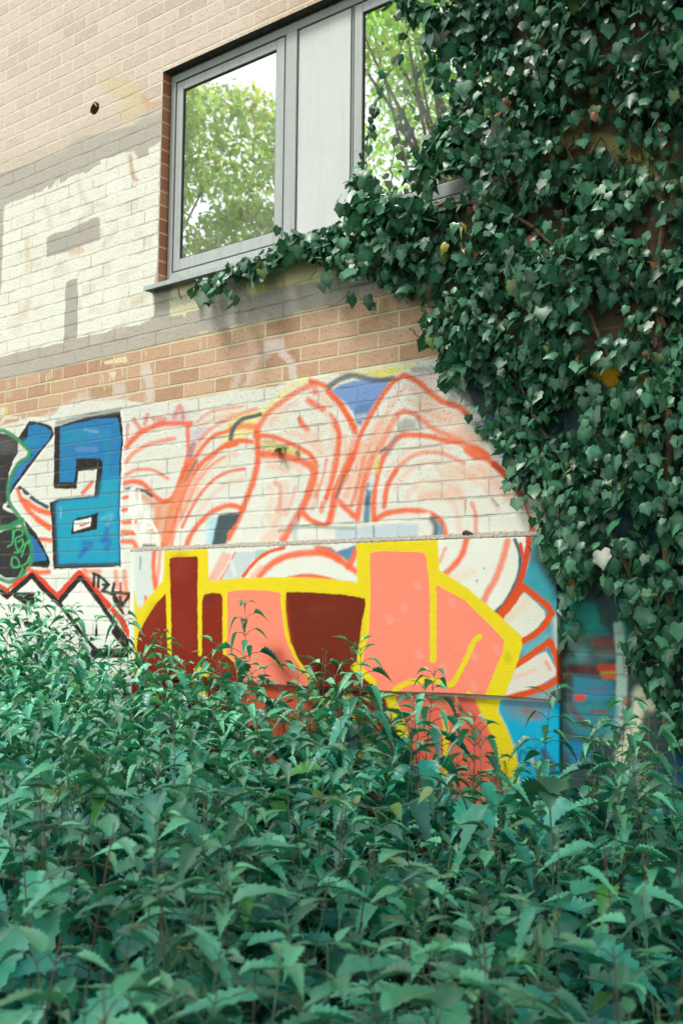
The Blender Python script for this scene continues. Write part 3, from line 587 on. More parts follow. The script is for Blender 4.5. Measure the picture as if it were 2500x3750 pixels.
    for q, w_, cc, a_ in (([(1800,1560),(1860,1640),(1930,1740)],70,(0,110,150),.8), ([(1700,1420),(1760,1480)],60,(74,84,96),.7), ([(1990,1350),(2120,1480),(2350,1520)],160,(30,70,72),.8),
        ([(2190,1345),(2250,1390)],70,(222,176,20),1), ([(2330,1390),(2420,1400)],50,(190,160,40),.7), ([(2270,1440),(2420,1430)],60,(120,140,120),.7), ([(1880,1300),(1900,1350)],40,(150,120,30),.7),
        ([(2330,1650),(2380,1700)],90,(168,176,92),.85), ([(2160,1740),(2220,1765)],70,(176,184,118),.8), ([(2080,1690),(2130,1760)],60,(110,140,90),.6), ([(2000,1800),(2040,1860)],60,(196,200,150),.7),
        ([(1900,1500),(2000,1600),(2060,1700)],120,(20,80,96),.8), ([(2150,1900),(2300,1950),(2450,1900)],140,(16,84,84),.8), ([(2080,1980),(2180,1985),(2200,2020)],90,(24,104,92),.8), ([(2330,2000),(2460,2080)],120,(20,70,74),.7)):
        c.stroke('Q', q, w_, cc, a_, w_*.35)
    c.stroke('Q', [(1808,1700),(1860,1748),(1912,1824),(1943,1888),(1952,1990)], 24, RED, 1, 5); c.stroke('Q', [(1952,1850),(1990,1960)], 50, (196,206,180), .8, 20)
    D = 'D'
    c.poly(D, [(560,620),(850,700),(900,860),(960,950),(700,990),(580,960)], (20,142,134), .95, 30); c.stroke(D, [(640,980),(760,975)], 44, (176,188,120), .75, 26)
    c.poly(D, [(590,960),(840,960),(1010,1100),(900,1200),(600,1200)], (84,118,116), .9, 40); c.stroke(D, [(620,1180),(740,1120),(750,1090)], 60, (70,150,146), .7, 30)
    c.stroke(D, [(850,1005),(930,1000),(990,1010)], 50, (150,66,54), .85, 24); c.stroke(D, [(850,1060),(980,1080)], 34, (138,60,54), .8, 20); c.stroke(D, [(880,1110),(1000,1120)], 50, (110,140,140), .7, 24)
    c.stroke(D, [(620,1220),(800,1240),(860,1260)], 60, (92,42,44), .9, 24); c.stroke(D, [(890,1220),(1010,1225)], 54, (206,66,36), 1, 14); c.stroke(D, [(900,1270),(1020,1265)], 30, (206,168,60), .9, 12); c.stroke(D, [(920,1305),(1020,1300)], 36, (206,88,48), .95, 14)
    c.poly(D, [(670,1290),(1000,1330),(1010,1500),(660,1500)], (40,134,160), .9, 20); c.stroke(D, [(780,1400),(940,1390)], 26, (110,80,120), .6, 14); c.stroke(D, [(700,1465),(740,1470)], 60, (206,70,56), .95, 14)
    c.stroke(D, [(1000,380),(1050,700),(1080,900)], 120, (24,110,104), .6, 60); c.stroke(D, [(1040,880),(1060,1100),(1065,1300),(1050,1600),(1010,1700),(960,1800)], 90, (176,208,194), 1, 12)
    c.stroke(D, [(1110,880),(1105,1100)], 50, (20,140,140), .7, 20); c.stroke(D, [(1360,1000),(1500,920),(1568,900)], 90, (14,110,122), .8, 40); c.stroke(D, [(1100,1480),(1090,1510)], 40, (190,70,60), .8, 12)
    J = 'J'
    c.poly(J, [(600,620),(900,600),(1040,640),(1000,900),(700,900),(620,780)], (34,140,152), .85, 30); c.stroke(J, [(640,640),(760,800)], 50, (110,50,44), .7, 24)
    for q in ([(820,690),(930,680)],[(930,740),(970,740)],[(1070,680),(1100,680)],[(1060,740),(1080,740)]): c.stroke(J, q, 34, (128,66,84), .8, 12)
    c.stroke(J, [(660,980),(760,1020),(700,1080)], 120, (0,134,184), .95, 40)
    c.stroke(J, [(1250,560),(1270,600)], 190, (226,226,196), 1, 34); c.stroke(J, [(1210,620),(1190,740),(1130,900),(1060,1050)], 108, (226,226,196), 1, 26); c.stroke(J, [(1090,1100),(1080,1300)], 90, (226,226,196), .8, 30)
    c.stroke(J, [(1270,700),(1240,860),(1150,1000)], 60, (84,88,84), .8, 26); c.poly(J, [(1350,1200),(1700,900),(1700,2400),(1300,2400)], (4,86,122), .95, 60); c.stroke(J, [(1440,1380),(1568,1350)], 50, (18,110,120), .7, 30)

def paint_upper(c):
    F, G, H = 'F', 'G', 'H'
    c.poly(F, [(30,150),(180,150),(180,620),(30,640)], (206,216,212), .8, 12); c.stroke(F, [(80,200),(75,300)], 16, (90,110,120), .6, 8)
    for q, w_, a_ in (([(190,160),(185,300),(200,460)],30,.95), ([(240,160),(225,300),(210,440)],26,.6), ([(855,165),(800,280),(735,385)],14,.9), ([(790,200),(680,380)],50,.45), ([(760,170),(640,390)],26,.35), ([(120,530),(130,580)],24,.8)):
        c.stroke(F, q, w_, OR, a_, 6)
    c.stroke(F, [(70,630),(40,700)], 50, (240,160,130), .8, 16)
    c.poly(F, [(860,165),(1035,150),(960,290),(900,375),(740,385)], (198,208,212), .95, 8); c.stroke(F, [(820,240),(850,340)], 30, (224,230,226), .8, 12)
    c.poly(F, [(1030,145),(1130,140),(1040,215),(1010,220)], (150,206,190), .9, 5)
    c.poly(G, [(560,110),(700,120),(740,160),(880,110),(910,110),(885,210),(842,245),(780,195)], (78,138,150), .95, 10); c.stroke(G, [(790,170),(860,160)], 40, (80,130,190), .8, 20)
    for q, w_, a_, cc in (([(-20,360),(40,280),(110,210),(190,160),(310,125)],30,1,(232,90,48)), ([(110,360),(160,300),(240,240),(340,195),(500,168),(660,178),(780,235),(860,290),(905,320)],46,.92,OR),
        ([(350,375),(480,355),(600,365),(740,400)],28,.9,OR), ([(590,130),(660,150),(760,210)],46,.8,OR), ([(840,280),(880,210),(900,150)],40,.9,OR)):
        c.stroke(G, q, w_, cc, a_, 8)
    c.stroke(G, [(60,360),(120,290)], 40, PEACH, .6, 20)
    # teal ground and petals on the right
    c.poly(H, [(1225,0),(1560,0),(1560,1500),(960,1500),(1100,1000),(1140,900),(1150,600),(1130,450),(1190,280)], (64,150,164), 1, 8)
    c.poly(H, [(1250,40),(1560,40),(1560,560),(1400,520),(1280,380),(1250,200)], (46,58,68), .95, 60); c.stroke(H, [(1180,350),(1260,340),(1340,480)], 100, (56,160,172), .9, 50); c.stroke(H, [(1400,120),(1420,200)], 50, (60,140,170), .6, 24)
    c.poly(H, [(1400,700),(1500,640),(1500,1330),(1440,1200),(1410,950)], (216,222,208), .85, 40); c.stroke(H, [(1180,960),(1340,860)], 90, (120,190,196), .6, 50)
    c.poly(H, [(990,1390),(1250,1330),(1480,1240),(1500,1420),(1000,1420)], (150,160,160), .9, 30)
    c.poly(H, [(460,60),(1110,60),(1140,200),(1120,330),(1060,480),(980,580),(900,650),(700,470),(460,330)], (228,230,216), 1, 8)
    for q, w_, a_ in (([(515,130),(470,240)],24,.5), ([(690,50),(655,170),(590,265),(515,340)],42,.95), ([(1025,70),(985,220),(920,390),(870,470),(830,560)],44,.75)):
        c.stroke(H, q, w_, OR, a_, 12)
    c.stroke(H, [(720,330),(560,380)], 80, (236,200,170), .4, 40)
    for q in ([(830,293),(834,295)],[(772,400),(776,390)]): c.stroke(H, q, 16, (90,140,190), .8, 5)
    c.stroke(H, [(1085,60),(1125,170),(1120,330),(1070,460),(1000,580),(925,655)], 32, (22,84,100), .95, 8)
    c.poly(H, [(1160,490),(1330,640),(1330,700),(1250,800),(1130,890),(1040,790),(960,710),(1060,620)], (220,222,206), 1, 5); c.stroke(H, [(1030,720),(1180,560)], 60, (236,196,164), .5, 30)
    c.poly(H, [(1340,970),(1440,1160),(1200,1310),(990,1350),(1090,1100)], (218,214,200), 1, 5); c.stroke(H, [(1340,1060),(1370,1120)], 30, (236,130,84), .7, 12); c.stroke(H, [(1080,1190),(1240,1130)], 30, (236,180,150), .6, 16)
    for q, w_ in (([(1200,0),(1195,100),(1165,260),(1130,390),(1060,530),(940,690)],50), ([(1130,95),(1150,190),(1165,230)],28)):
        c.stroke(H, q, w_, RED, 1, 6)
    c.stroke(H, [(960,700),(1060,580),(1150,440),(1250,520),(1360,610),(1385,660),(1320,770),(1230,850),(1120,905)], 54, (216,80,24), 1, 6, sm=False)
    c.stroke(H, [(1080,1090),(1190,1025),(1370,890),(1420,1000),(1450,1120),(1440,1200),(1350,1260),(1180,1320),(990,1370)], 54, (216,80,24), 1, 6, sm=False)
    # the letter: yellow body, then fills
    c.poly('Q', [(491,2160),(492,2380),(494,2700),(1832,2700),(1837,2560),(1850,2545),(1895,2420),(1912,2360),(1908,2330),(1893,2315),(1800,2230),(1712,2155),(1637,2106),(1608,2088),(1605,2030),(1602,1975),(1300,1975),(1305,2004),
                 (1307,2132),(1240,2124),(1180,2118),(1050,2113),(880,2117),(765,2127),(762,2060),(761,2010),(602,2018),(600,2090),(596,2128),(547,2185),(507,2240)], YEL, 1, 5)
    c.stroke(G, [(900,700),(960,800),(930,900)], 50, (196,190,30), .4, 24); c.stroke(H, [(1020,1000),(1030,1040)], 50, (170,180,20), .5, 24)
    c.poly(F, [(60,830),(130,700),(200,590),(288,495),(292,700),(300,980),(330,1010),(330,700),(316,215),(340,205),(540,195),(550,210),(546,500),(552,960),(570,1012),(582,900),(582,560),(600,510),(660,495),(735,500),(750,530),
               (750,900),(752,1000),(800,1020),(850,1070),(900,1300),(60,1300),(75,1100),(48,960)], DRED, 1, 4)
    c.stroke(F, [(400,240),(390,330)], 130, (152,54,40), .5, 60); c.stroke(F, [(230,620),(170,720),(140,820)], 90, (146,48,34), .45, 50); c.stroke(F, [(460,900),(400,700)], 120, (142,50,36), .3, 60); c.stroke(F, [(630,540),(660,560)], 60, (90,40,30), .6, 24)
    c.stroke(F, [(300,490),(308,700),(316,975)], 30, YEL, 1, 5); c.stroke(F, [(566,300),(563,600),(566,1000)], 30, YEL, 1, 5)
    c.poly(F, [(510,1120),(560,1100),(640,1130),(640,1185),(560,1180)], YEL, 1, 4)
    c.poly(F, [(790,488),(900,472),(1020,472),(1150,480),(1222,497),(1232,620),(1262,850),(1320,1000),(1400,1130),(1462,1230),(1455,1300),(880,1300),(862,1060),(782,1000),(790,800)], PINK, 1, 4)
    c.stroke(F, [(1190,1000),(1240,1100),(1330,1220)], 150, (196,88,70), .75, 80); c.stroke(F, [(1205,1010),(1240,1120),(1290,1180)], 70, (146,64,40), .6, 50)
    c.poly(G, [(330,487),(450,489),(600,495),(800,510),(975,540),(980,600),(955,720),(930,900),(905,1090),(930,1170),(1060,1230),(1100,1330),(600,1330),(545,1200),(430,1040),(370,900),(345,750),(330,620)], (112,34,8), 1, 5)
    c.stroke(G, [(336,560),(350,740),(380,900)], 26, (160,44,16), .7, 12); c.stroke(G, [(560,640),(700,620)], 80, (128,46,24), .5, 60)
    c.stroke(G, [(910,1110),(1000,1170),(1120,1260),(1200,1330)], 90, YEL, 1, 6)
    c.poly(G, [(1015,175),(1060,158),(1150,150),(1460,165),(1480,210),(1505,450),(1530,1040),(1560,1040),(1562,430),(1800,560),(1920,680),(2080,840),(2118,900),(2105,980),(2060,1080),(1950,1360),(1110,1330),(1060,1210),(950,1100),
               (975,960),(1010,800),(1022,500)], PINK, 1, 4)
    c.stroke(H, [(395,300),(412,420),(413,1042)], 52, YEL, 1, 5); c.stroke(H, [(100,1290),(190,1240),(300,1215),(430,1215),(535,1252),(585,1225),(640,1130),(700,1010),(745,900),(795,855)], 44, YEL, 1, 5); c.stroke(H, [(700,1320),(760,1360)], 40, YEL, 1, 5)
    for x, y in ((170,600),(280,420),(290,980),(500,1100),(740,1000),(925,950),(740,1240),(560,560),(50,700)): c.stroke(H, [(x,y),(x+14,y+30)], 44, (240,170,156), .45, 24)

def paint_lower(c):
    I = 'I'
    c.poly('Q', [(480,2400),(1480,2400),(1480,3700),(480,3700)], (118,30,14), 1, 10)
    for q in ([(545,2480),(560,2560),(530,2600)],[(700,2480),(740,2540),(720,2640)],[(850,2640),(900,2700)]): c.stroke('Q', q, 36, YEL, 1, 10)
    c.poly('Q', [(880,2480),(1140,2490),(1160,2600),(1180,3700),(930,3700),(900,2700)], (206,88,58), 1, 20)
    c.poly('Q', [(1150,2500),(1500,2500),(1520,3700),(1170,3700)], (112,28,14), 1, 20)
    for q in ([(1145,2530),(1180,2600),(1200,2680)],[(1280,2560),(1282,2640),(1290,2740)],[(1310,2760),(1330,2900)]): c.stroke('Q', q, 34, YEL, 1, 10)
    c.poly(I, [(300,60),(1100,60),(1160,450),(1240,960),(1240,2500),(420,2500),(520,900),(400,400)], (234,108,88), 1, 12)
    c.stroke(I, [(270,80),(330,240),(400,450),(440,600),(470,900)], 84, YEL, 1, 8); c.stroke(I, [(720,250),(742,400),(730,800),(735,1200)], 44, YEL, 1, 8)
    c.poly(I, [(960,60),(1200,60),(1190,160),(1170,230),(1240,360),(1310,540),(1340,700),(1340,1000),(1330,2500),(1190,2500),(1220,950),(1190,700),(1140,500),(1080,350),(1000,180)], YEL, 1, 6)
    c.poly(I, [(1200,60),(1800,60),(1800,2500),(1340,2500),(1342,700),(1310,540),(1240,360),(1175,240)], (0,170,208), 1, 6)
    c.poly(I, [(1200,100),(1600,100),(1600,240),(1380,330),(1230,260)], (110,140,150), .8, 40); c.stroke(I, [(1400,230),(1500,280)], 60, (150,90,86), .7, 30)
    c.stroke(I, [(1340,640),(1360,560),(1420,600)], 22, (40,80,110), .8, 8); c.stroke(I, [(1430,600),(1470,680)], 26, (220,190,110), .7, 8); c.stroke(I, [(1540,560),(1620,700)], 60, (60,60,90), .8, 20)
    c.stroke(I, [(640,110),(900,120),(1060,130)], 40, (170,80,66), .6, 26)
# ------------------------------------------------------------------ ground
def ground():
    xs = np.concatenate([[-400,-60,-20], np.linspace(-9, 3, 61), [12,60,400]]); ys = np.concatenate([[-400,-60,-14], np.linspace(-6, .02, 31)])
    X, Y = np.meshgrid(xs, ys); Z = .03*np.sin(X*2.1+Y)+.03*np.sin(Y*3.3-X)-.03
    Z[np.abs(X) > 15] = -.03
    V = np.stack([X.ravel(), Y.ravel(), Z.ravel()], 1); nx = len(xs)
    q = (np.arange(len(ys)-1)[:, None]*nx + np.arange(nx-1)).ravel()
    F = np.stack([q, q+1, q+nx+1, q+nx], 1)
    o = fast_mesh('ground', V, F, 4, M_SOIL); tag(o, kind='structure')
ground()

# ------------------------------------------------------------------ building: wall sheet with paint attribute and a window opening
WX0, WX1, WZ0, WZ1 = -4.358, -2.250, 3.378, 4.535
bld = empty('brick_building', (-4.0, 0, 0))
tag(bld, 'brick building wall with overpainted patches, spray paint murals and a grey window', 'building')
def axis(lo, hi, a, b, step, marks):
    fine = np.arange(a, b, step); co1 = np.arange(lo, a-.15, .25); co2 = np.arange(b+.1, hi+.001, .25)
    r = np.concatenate([co1, fine, co2])
    for m in marks:
        i = np.argmin(np.abs(r-m)); r[i] = m
    return np.unique(r)
xs = axis(-12, 4, -6.15, -1.25, BL/36, [WX0, WX1]); zs = axis(-.2, 7.0, .0, 5.35, CH/13, [WZ0, WZ1])
X, Z = np.meshgrid(xs, zs); nx, nz = len(xs), len(zs)
V = np.stack([X.ravel(), np.zeros(X.size), Z.ravel()], 1)
Uw, Vw = project(V)
cw = Canvas(Uw, Vw); cw.rgb[:] = .5
paint_wall(cw)
far = (V[:, 0] < -6.6) | (V[:, 0] > -1.0) | (V[:, 2] > 5.5)          # beyond the painted stretch: bare brick
cw.a[far] = 0
q = (np.arange(nz-1)[:, None]*nx + np.arange(nx-1)); cxm = (xs[:-1]+xs[1:])/2; czm = (zs[:-1]+zs[1:])/2
hole = (cxm[None, :] > WX0) & (cxm[None, :] < WX1) & (czm[:, None] > WZ0) & (czm[:, None] < WZ1)
HX, HZ = -4.937, 4.503                                               # knocked-out hole in the brickwork
hc = ((cxm[None, :]-HX)/.040)**2 + ((czm[:, None]-HZ)/.036)**2 < 1
q = q[~(hole | hc)]
F = np.stack([q, q+1, q+nx+1, q+nx], 1)
used = np.unique(F); remap = np.full(len(V), -1); remap[used] = np.arange(len(used))
Vu = V[used].copy(); col = np.concatenate([cw.rgb, cw.a[:, None]], 1)[used]; F = remap[F]
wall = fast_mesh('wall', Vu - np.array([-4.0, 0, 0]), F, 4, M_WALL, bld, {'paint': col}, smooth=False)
# object coordinates must stay world aligned with the survey: shift through the material's brick offset
wall.data.transform(Matrix.Translation((-4.0, 0, 0))); wall.location = (4.0, 0, 0)

def _unused_wall_part(name, mb, mat=None):
    o = mb.build(name, mat or M_BRICKBARE, bld); o.location = (4.0, 0, 0)   # the parent sits at x = -4
    a = o.data.color_attributes.new('paint', 'FLOAT_COLOR', 'POINT'); return o
# reveal bricks: header ends seen on the left jamb
g = N('reveal_brick'); sp = g.n('SeparateXYZ'); g.l(g.pos(), sp.inputs[0])
mz = g.math('MODULO', g.math('SUBTRACT', sp.outputs[2], BZ0-CH*20.0), CH)
jm = g.math('LESS_THAN', mz, .010)
cell = g.math('FLOOR', g.math('DIVIDE', g.math('SUBTRACT', sp.outputs[2], BZ0-CH*20.0), CH))
wn = g.n('TexWhiteNoise', noise_dimensions='1D'); g.l(cell, wn.inputs['W'])
bc = g.mix(wn.outputs[0], (.42, .15, .07), (.56, .26, .14)); bc = g.mix(g.ramp(g.noise(120, 3).outputs[0], [(.5, 0), (.7, .5)]), bc, (.25, .12, .08))
M_REVEAL = g.done(g.principled(g.mix(jm, bc, (.58, .50, .34)), .9, g.math('MULTIPLY', jm, -1.0), .6, .004))
mb = MB(); mb.box(WX0-.02, WX0, .0005, .30, WZ0-.02, WZ1+.02); rv = mb.build('jamb', M_REVEAL, bld); rv.location = (4, 0, 0)
mb = MB(); mb.box(WX1, WX1+.02, .0005, .30, WZ0-.02, WZ1+.02); rv = mb.build('jamb', M_REVEAL, bld); rv.location = (4, 0, 0)
mb = MB(); mb.box(WX0-.02, WX1+.02, .0005, .30, WZ1, WZ1+.02)
m2 = MB(); m2.box(WX0-.02, WX1+.02, .0005, .30, WZ0-.02, WZ0); m2.build('inner_ledge', M_CEMENT, bld).location = (4, 0, 0)
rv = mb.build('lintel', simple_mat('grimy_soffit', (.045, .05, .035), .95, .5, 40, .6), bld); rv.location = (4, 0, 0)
# body of the building behind the wall face, roof slab, dark room
mb = MB(); mb.box(-12, 4, 3.5, 8.0, -.2, 7.0); mb.box(-12, -11.7, .01, 3.5, -.2, 7.0); mb.box(3.7, 4, .01, 3.5, -.2, 7.0)
o = mb.build('side_wall', M_ROOM, bld); o.location = (4, 0, 0)
mb = MB(); mb.box(-12.1, 4.1, -.08, 8.1, 7.0, 7.18); o = mb.build('roof', M_CEMENT, bld); o.location = (4, 0, 0)
mb = MB(); mb.box(-11.6, 3.6, .32, 3.4, 2.35, 2.45); mb.box(-11.6, 3.6, .32, 3.4, 5.2, 5.3); o = mb.build('floor_slab', M_ROOM, bld); o.location = (4, 0, 0)
mb = MB(); mb.box(-4.15, -3.92, .31, .319, 3.4, 4.6)
o = mb.build('blind', M_CURTAIN, bld); o.location = (4, 0, 0)
# cavity behind the hole
mb = MB(); n = 20
for (yy, r) in ((.0, 1.0), (.05, .95), (.10, .8)):
    for k in range(n):
        t = 2*math.pi*k/n; rr = 1.12 if yy == 0 else r*(1+.1*math.sin(3*t))
        mb.V.append((HX+.040*rr*math.cos(t)-(.012 if yy > .04 else 0), yy+.0008, HZ+.036*rr*math.sin(t)))
for i in range(2):
    for k in range(n): mb.F.append((i*n+k, i*n+(k+1)%n, (i+1)*n+(k+1)%n, (i+1)*n+k))
mb.F.append(tuple(2*n+k for k in range(n)))
o = mb.build('broken_hole', simple_mat('broken_brick', (.34, .13, .06), .95, .6, 40, .9, bdist=.01), bld, smooth=True); o.location = (4, 0, 0); o['label'] = 'knocked-out hole in the upper left brickwork'
mb = MB(); mb.tube([(HX-.01,.05,HZ+.03),(HX+.01,-.01,HZ+.022),(HX+.035,-.012,HZ-.005)], .0022, 5); mb.tube([(HX+.02,.03,HZ+.03),(HX-.005,-.008,HZ+.03)], .002, 5)
o = mb.build('wire', simple_mat('pale_wire', (.5,.45,.38)), bld); o.location = (4,0,0)

# window: frame, casement, pane, infill panel, sill
win = empty('window', (4.0+WX0, 0, WZ0), parent=bld); WOFF = (-WX0, 0, -WZ0)
def wpart(name, mb, mat, bevel=.0025, label=None):
    o = mb.build(name, mat, win, bevel=bevel); o.location = WOFF
    if label: o['label'] = label
    return o
def ring(mb, x0, x1, z0, z1, wl, wr, wb, wt, ya, yb):
    mb.box(x0, x0+wl, ya, yb, z0, z1); mb.box(x1-wr, x1, ya, yb, z0, z1)
    mb.box(x0+wl, x1-wr, ya, yb, z0, z0+wb); mb.box(x0+wl, x1-wr, ya, yb, z1-wt, z1)
FX0, FX1, FZ0, FZ1 = WX0+.012, WX1-.012, 3.386, 4.522
mb = MB(); ring(mb, FX0, FX1, FZ0, FZ1, .034, .034, .055, .040, .050, .115)
mb.box(-3.517, -3.444, .0495, .115, FZ0+.055, FZ1-.040); mb.box(-3.1075, -3.1005, .060, .115, FZ0+.055, FZ1-.040)
wpart('frame', mb, M_FRAME)
mb = MB(); mb.box(WX0, FX0, .058, .10, WZ0, WZ1); mb.box(FX0, FX1, .058, .10, FZ1, WZ1); wpart('sealant', mb, M_SEAL, 0)
for (a, b) in ((-4.309, -3.5215), (-3.0960, -2.300)):
    mb = MB(); mb.box(a-.003, b+.003, .0735, .11, 3.4415, 4.4815); wpart('gasket', mb, M_GASKET, 0)
    mb = MB(); ring(mb, a+.0065, b-.0065, 3.4485, 4.4745, .0475, .0535, .059, .047, .053, .0730); wpart('casement', mb, M_FRAME)
    mb = MB(); ring(mb, a+.0545, b-.0605, 3.5080, 4.4270, .0045, .0045, .0045, .0045, .0575, .0728); wpart('glazing_bead', mb, M_GASKET, 0)
mb = MB(); mb.box(-3.441, -3.1085, .070, .11, FZ0+.0555, FZ1-.0405); wpart('gasket', mb, M_GASKET, 0)
mb = MB(); mb.box(-3.4350, -3.1140, .056, .0698, FZ0+.0610, FZ1-.0465); wpart('infill_panel', mb, M_PANEL, .002)
g = N('window_glass'); gl = g.n('BsdfGlossy'); gl.inputs['Roughness'].default_value = .012; gl.inputs['Color'].default_value = (.93, .97, .96, 1)
tr = g.n('BsdfTransparent'); tr.inputs[0].default_value = (.45, .50, .46, 1)
wv = g.noise(1.6, 1, .4); bm = g.n('Bump'); bm.inputs['Strength'].default_value = .05; bm.inputs['Distance'].default_value = .02; g.l(wv.outputs[0], bm.inputs['Height']); g.l(bm.outputs[0], gl.inputs['Normal'])
fr = g.n('Fresnel'); fr.inputs['IOR'].default_value = 2.3
mx = g.n('MixShader'); g.l(g.math('MULTIPLY', fr.outputs[0], 3.3, clamp=True), mx.inputs[0]); g.l(tr.outputs[0], mx.inputs[1]); g.l(gl.outputs[0], mx.inputs[2])
df = g.n('BsdfDiffuse'); df.inputs[0].default_value = (.72, .78, .74, 1)          # pale veil mixed over the panes to haze the reflections
m3 = g.n('MixShader'); g.l(g.ramp(g.noise(6, 5, .7).outputs[0], [(.35, .06), (.75, .20)]), m3.inputs[0]); g.l(mx.outputs[0], m3.inputs[1]); g.l(df.outputs[0], m3.inputs[2])
M_GLASS = g.done(m3)
for (a, b) in ((-4.309, -3.5215), (-3.0960, -2.300)):
    o = mesh_obj('pane', [(a+.056,.0640,3.509),(b-.062,.0640,3.509),(b-.062,.0640,4.426),(a+.056,.0640,4.426)], [(0,1,2,3)], M_GLASS, win); o.location = WOFF
    # the pane sits on a black-edged seal; the opening behind it stays open to the room
# cut the gasket behind the panes: rebuild as rings
for o in [c for c in win.children if c.name.startswith('gasket')]:
    xsv = [v.co.x for v in o.data.vertices]
    if max(xsv)-min(xsv) > .5:
        me = o.data; me.clear_geometry(); m2 = MB(); x0, x1 = min(xsv), max(xsv)
        ring(m2, x0, x1, 3.4415, 4.4815, .060, .064, .068, .056, .0733, .11); me.from_pydata(m2.V, [], m2.F); me.update()
mb = MB(); mb.V = [(WX0-.022,-.060,3.360),(WX1+.05,-.060,3.360),(WX1+.05,-.060,3.340),(WX0-.022,-.060,3.340),(WX0-.022,-.054,3.340),(WX1+.05,-.054,3.340),
                   (WX0-.022,-.054,3.356),(WX1+.05,-.054,3.356)]
mb = MB(); mb.box(WX0-.045, WX1+.04, -.060, -.055, 3.338, 3.362); mb.box(WX0-.045, WX1+.04, -.0548, -.002, 3.356, 3.362)
mb.box(WX0-.045, WX0-.041, -.0548, -.002, 3.340, 3.3558); mb.box(WX0+.002, WX1-.002, -.0018, .056, 3.3795, 3.3855)
wpart('sill', mb, M_FRAME, .001)
mb = MB(); mb.box(-4.275, -4.238, .040, .0498, 3.398, 3.409); wpart('drain_cap', mb, simple_mat('dark_cap', (.10,.11,.11)), .003)

# ------------------------------------------------------------------ rendered boards fixed over the lower wall
def board(name, x0, x1, zf0, zf1, y, thick, painter, step, label, mat=M_BOARD):
    xs = np.arange(x0, x1+step*.5, step); nz = int((zf1(0)-zf0(0))/step)+1; t = np.linspace(0, 1, nz)
    X, T = np.meshgrid(xs, t); Zb = np.array([zf0((x-x0)/(x1-x0)) for x in xs]); Zt = np.array([zf1((x-x0)/(x1-x0)) for x in xs])
    Z = Zb[None, :]*(1-T) + Zt[None, :]*T
    V = np.stack([X.ravel(), np.full(X.size, y), Z.ravel()], 1); nx = len(xs)
    U, W = project(V); c = Canvas(U, W, WHITE); painter(c)
    q = (np.arange(nz-1)[:, None]*nx + np.arange(nx-1)).ravel(); F = np.stack([q, q+1, q+nx+1, q+nx], 1).tolist()
    n = len(V); base = np.array([x0, 0, 0])
    # rim: edge strips back to the wall
    ring_i = list(range(nx)) + [nx*k+nx-1 for k in range(1, nz)] + [nx*(nz-1)+k for k in range(nx-2, -1, -1)] + [nx*k for k in range(nz-2, 0, -1)]
    Vb = V[ring_i].copy(); Vb[:, 1] = y+thick; m = len(ring_i)
    V2 = np.vstack([V, Vb]); F += [(ring_i[k], n+k, n+(k+1)%m, ring_i[(k+1)%m]) for k in range(m)]
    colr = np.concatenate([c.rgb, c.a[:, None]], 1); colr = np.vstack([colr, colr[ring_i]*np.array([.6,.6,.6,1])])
    root = empty(name, (x0, y+thick, zf0(0)))
    o = fast_mesh('board', V2, np.array(F), 4, mat, root, {'paint': colr}, smooth=False); o.location = (-x0, -(y+thick), -zf0(0))
    tag(root, label, 'painted board'); return root
PX0, PX1 = -4.488+.01, -2.019
zb = lambda t: 1.345+.018*t+.008*math.sin(t*9)*(t > .7)
zt = lambda t: 1.985-.006*t
up_b = board('rendered_panel', PX0, PX1, zb, zt, -.030, .0295, paint_upper, .0042, 'upper rendered board with the yellow-outlined pink and dark red letter')
lo_b = board('rendered_panel', PX0, PX1-.006, lambda t: .10, lambda t: 1.338+.018*t, -.012, .0115, paint_lower, .0075, 'lower rendered board behind the nettles, painted red, pink, yellow and cyan')
# rough cement fillet along the top edge
random.seed(3); mb = MB(); m = 260
for i in range(m+1):
    x = PX0-.01 + (PX1-PX0+.02)*i/m; t = i/m; r = random.uniform
    prof = [(-.0005, 2.003+r(-.003,.004)), (-.010+r(-.002,.002), 2.000+r(-.003,.002)), (-.020+r(-.002,.002), 1.994+r(-.002,.002)), (-.0295+r(-.001,.001), 1.987+r(-.002,.002)), (-.0303, 1.982+r(-.003,.002))]
    mb.V += [(x-PX0, yy+.030-.0295-.0*yy+0, zz-zb(0)) for yy, zz in prof]
for i in range(m):
    for k in range(4): a = i*5+k; mb.F.append((a, a+1, a+6, a+5))
o = mb.build('cement_fillet', simple_mat('cement_speckle', (.31,.29,.24), .95, .7, 150, 1.0, bdist=.008), up_b); o.location = (0, -.0005, 0)
# ------------------------------------------------------------------ leaf clouds
def rotm(yaw, pitch, roll):
    """arrays -> (n,3,3): leaf local x = length, y = width, z = face normal"""
    cy, sy, cp, sp, cr, sr = np.cos(yaw), np.sin(yaw), np.cos(pitch), np.sin(pitch), np.cos(roll), np.sin(roll)
    n = len(yaw); Rz = np.zeros((n,3,3)); Ry = np.zeros((n,3,3)); Rx = np.zeros((n,3,3))
    Rz[:,0,0]=cy; Rz[:,0,1]=-sy; Rz[:,1,0]=sy; Rz[:,1,1]=cy; Rz[:,2,2]=1
    Ry[:,0,0]=cp; Ry[:,0,2]=sp; Ry[:,2,0]=-sp; Ry[:,2,2]=cp; Ry[:,1,1]=1     # pitch > 0 points the tip down
    Rx[:,0,0]=1; Rx[:,1,1]=cr; Rx[:,1,2]=-sr; Rx[:,2,1]=sr; Rx[:,2,2]=cr
    return Rz@Ry@Rx
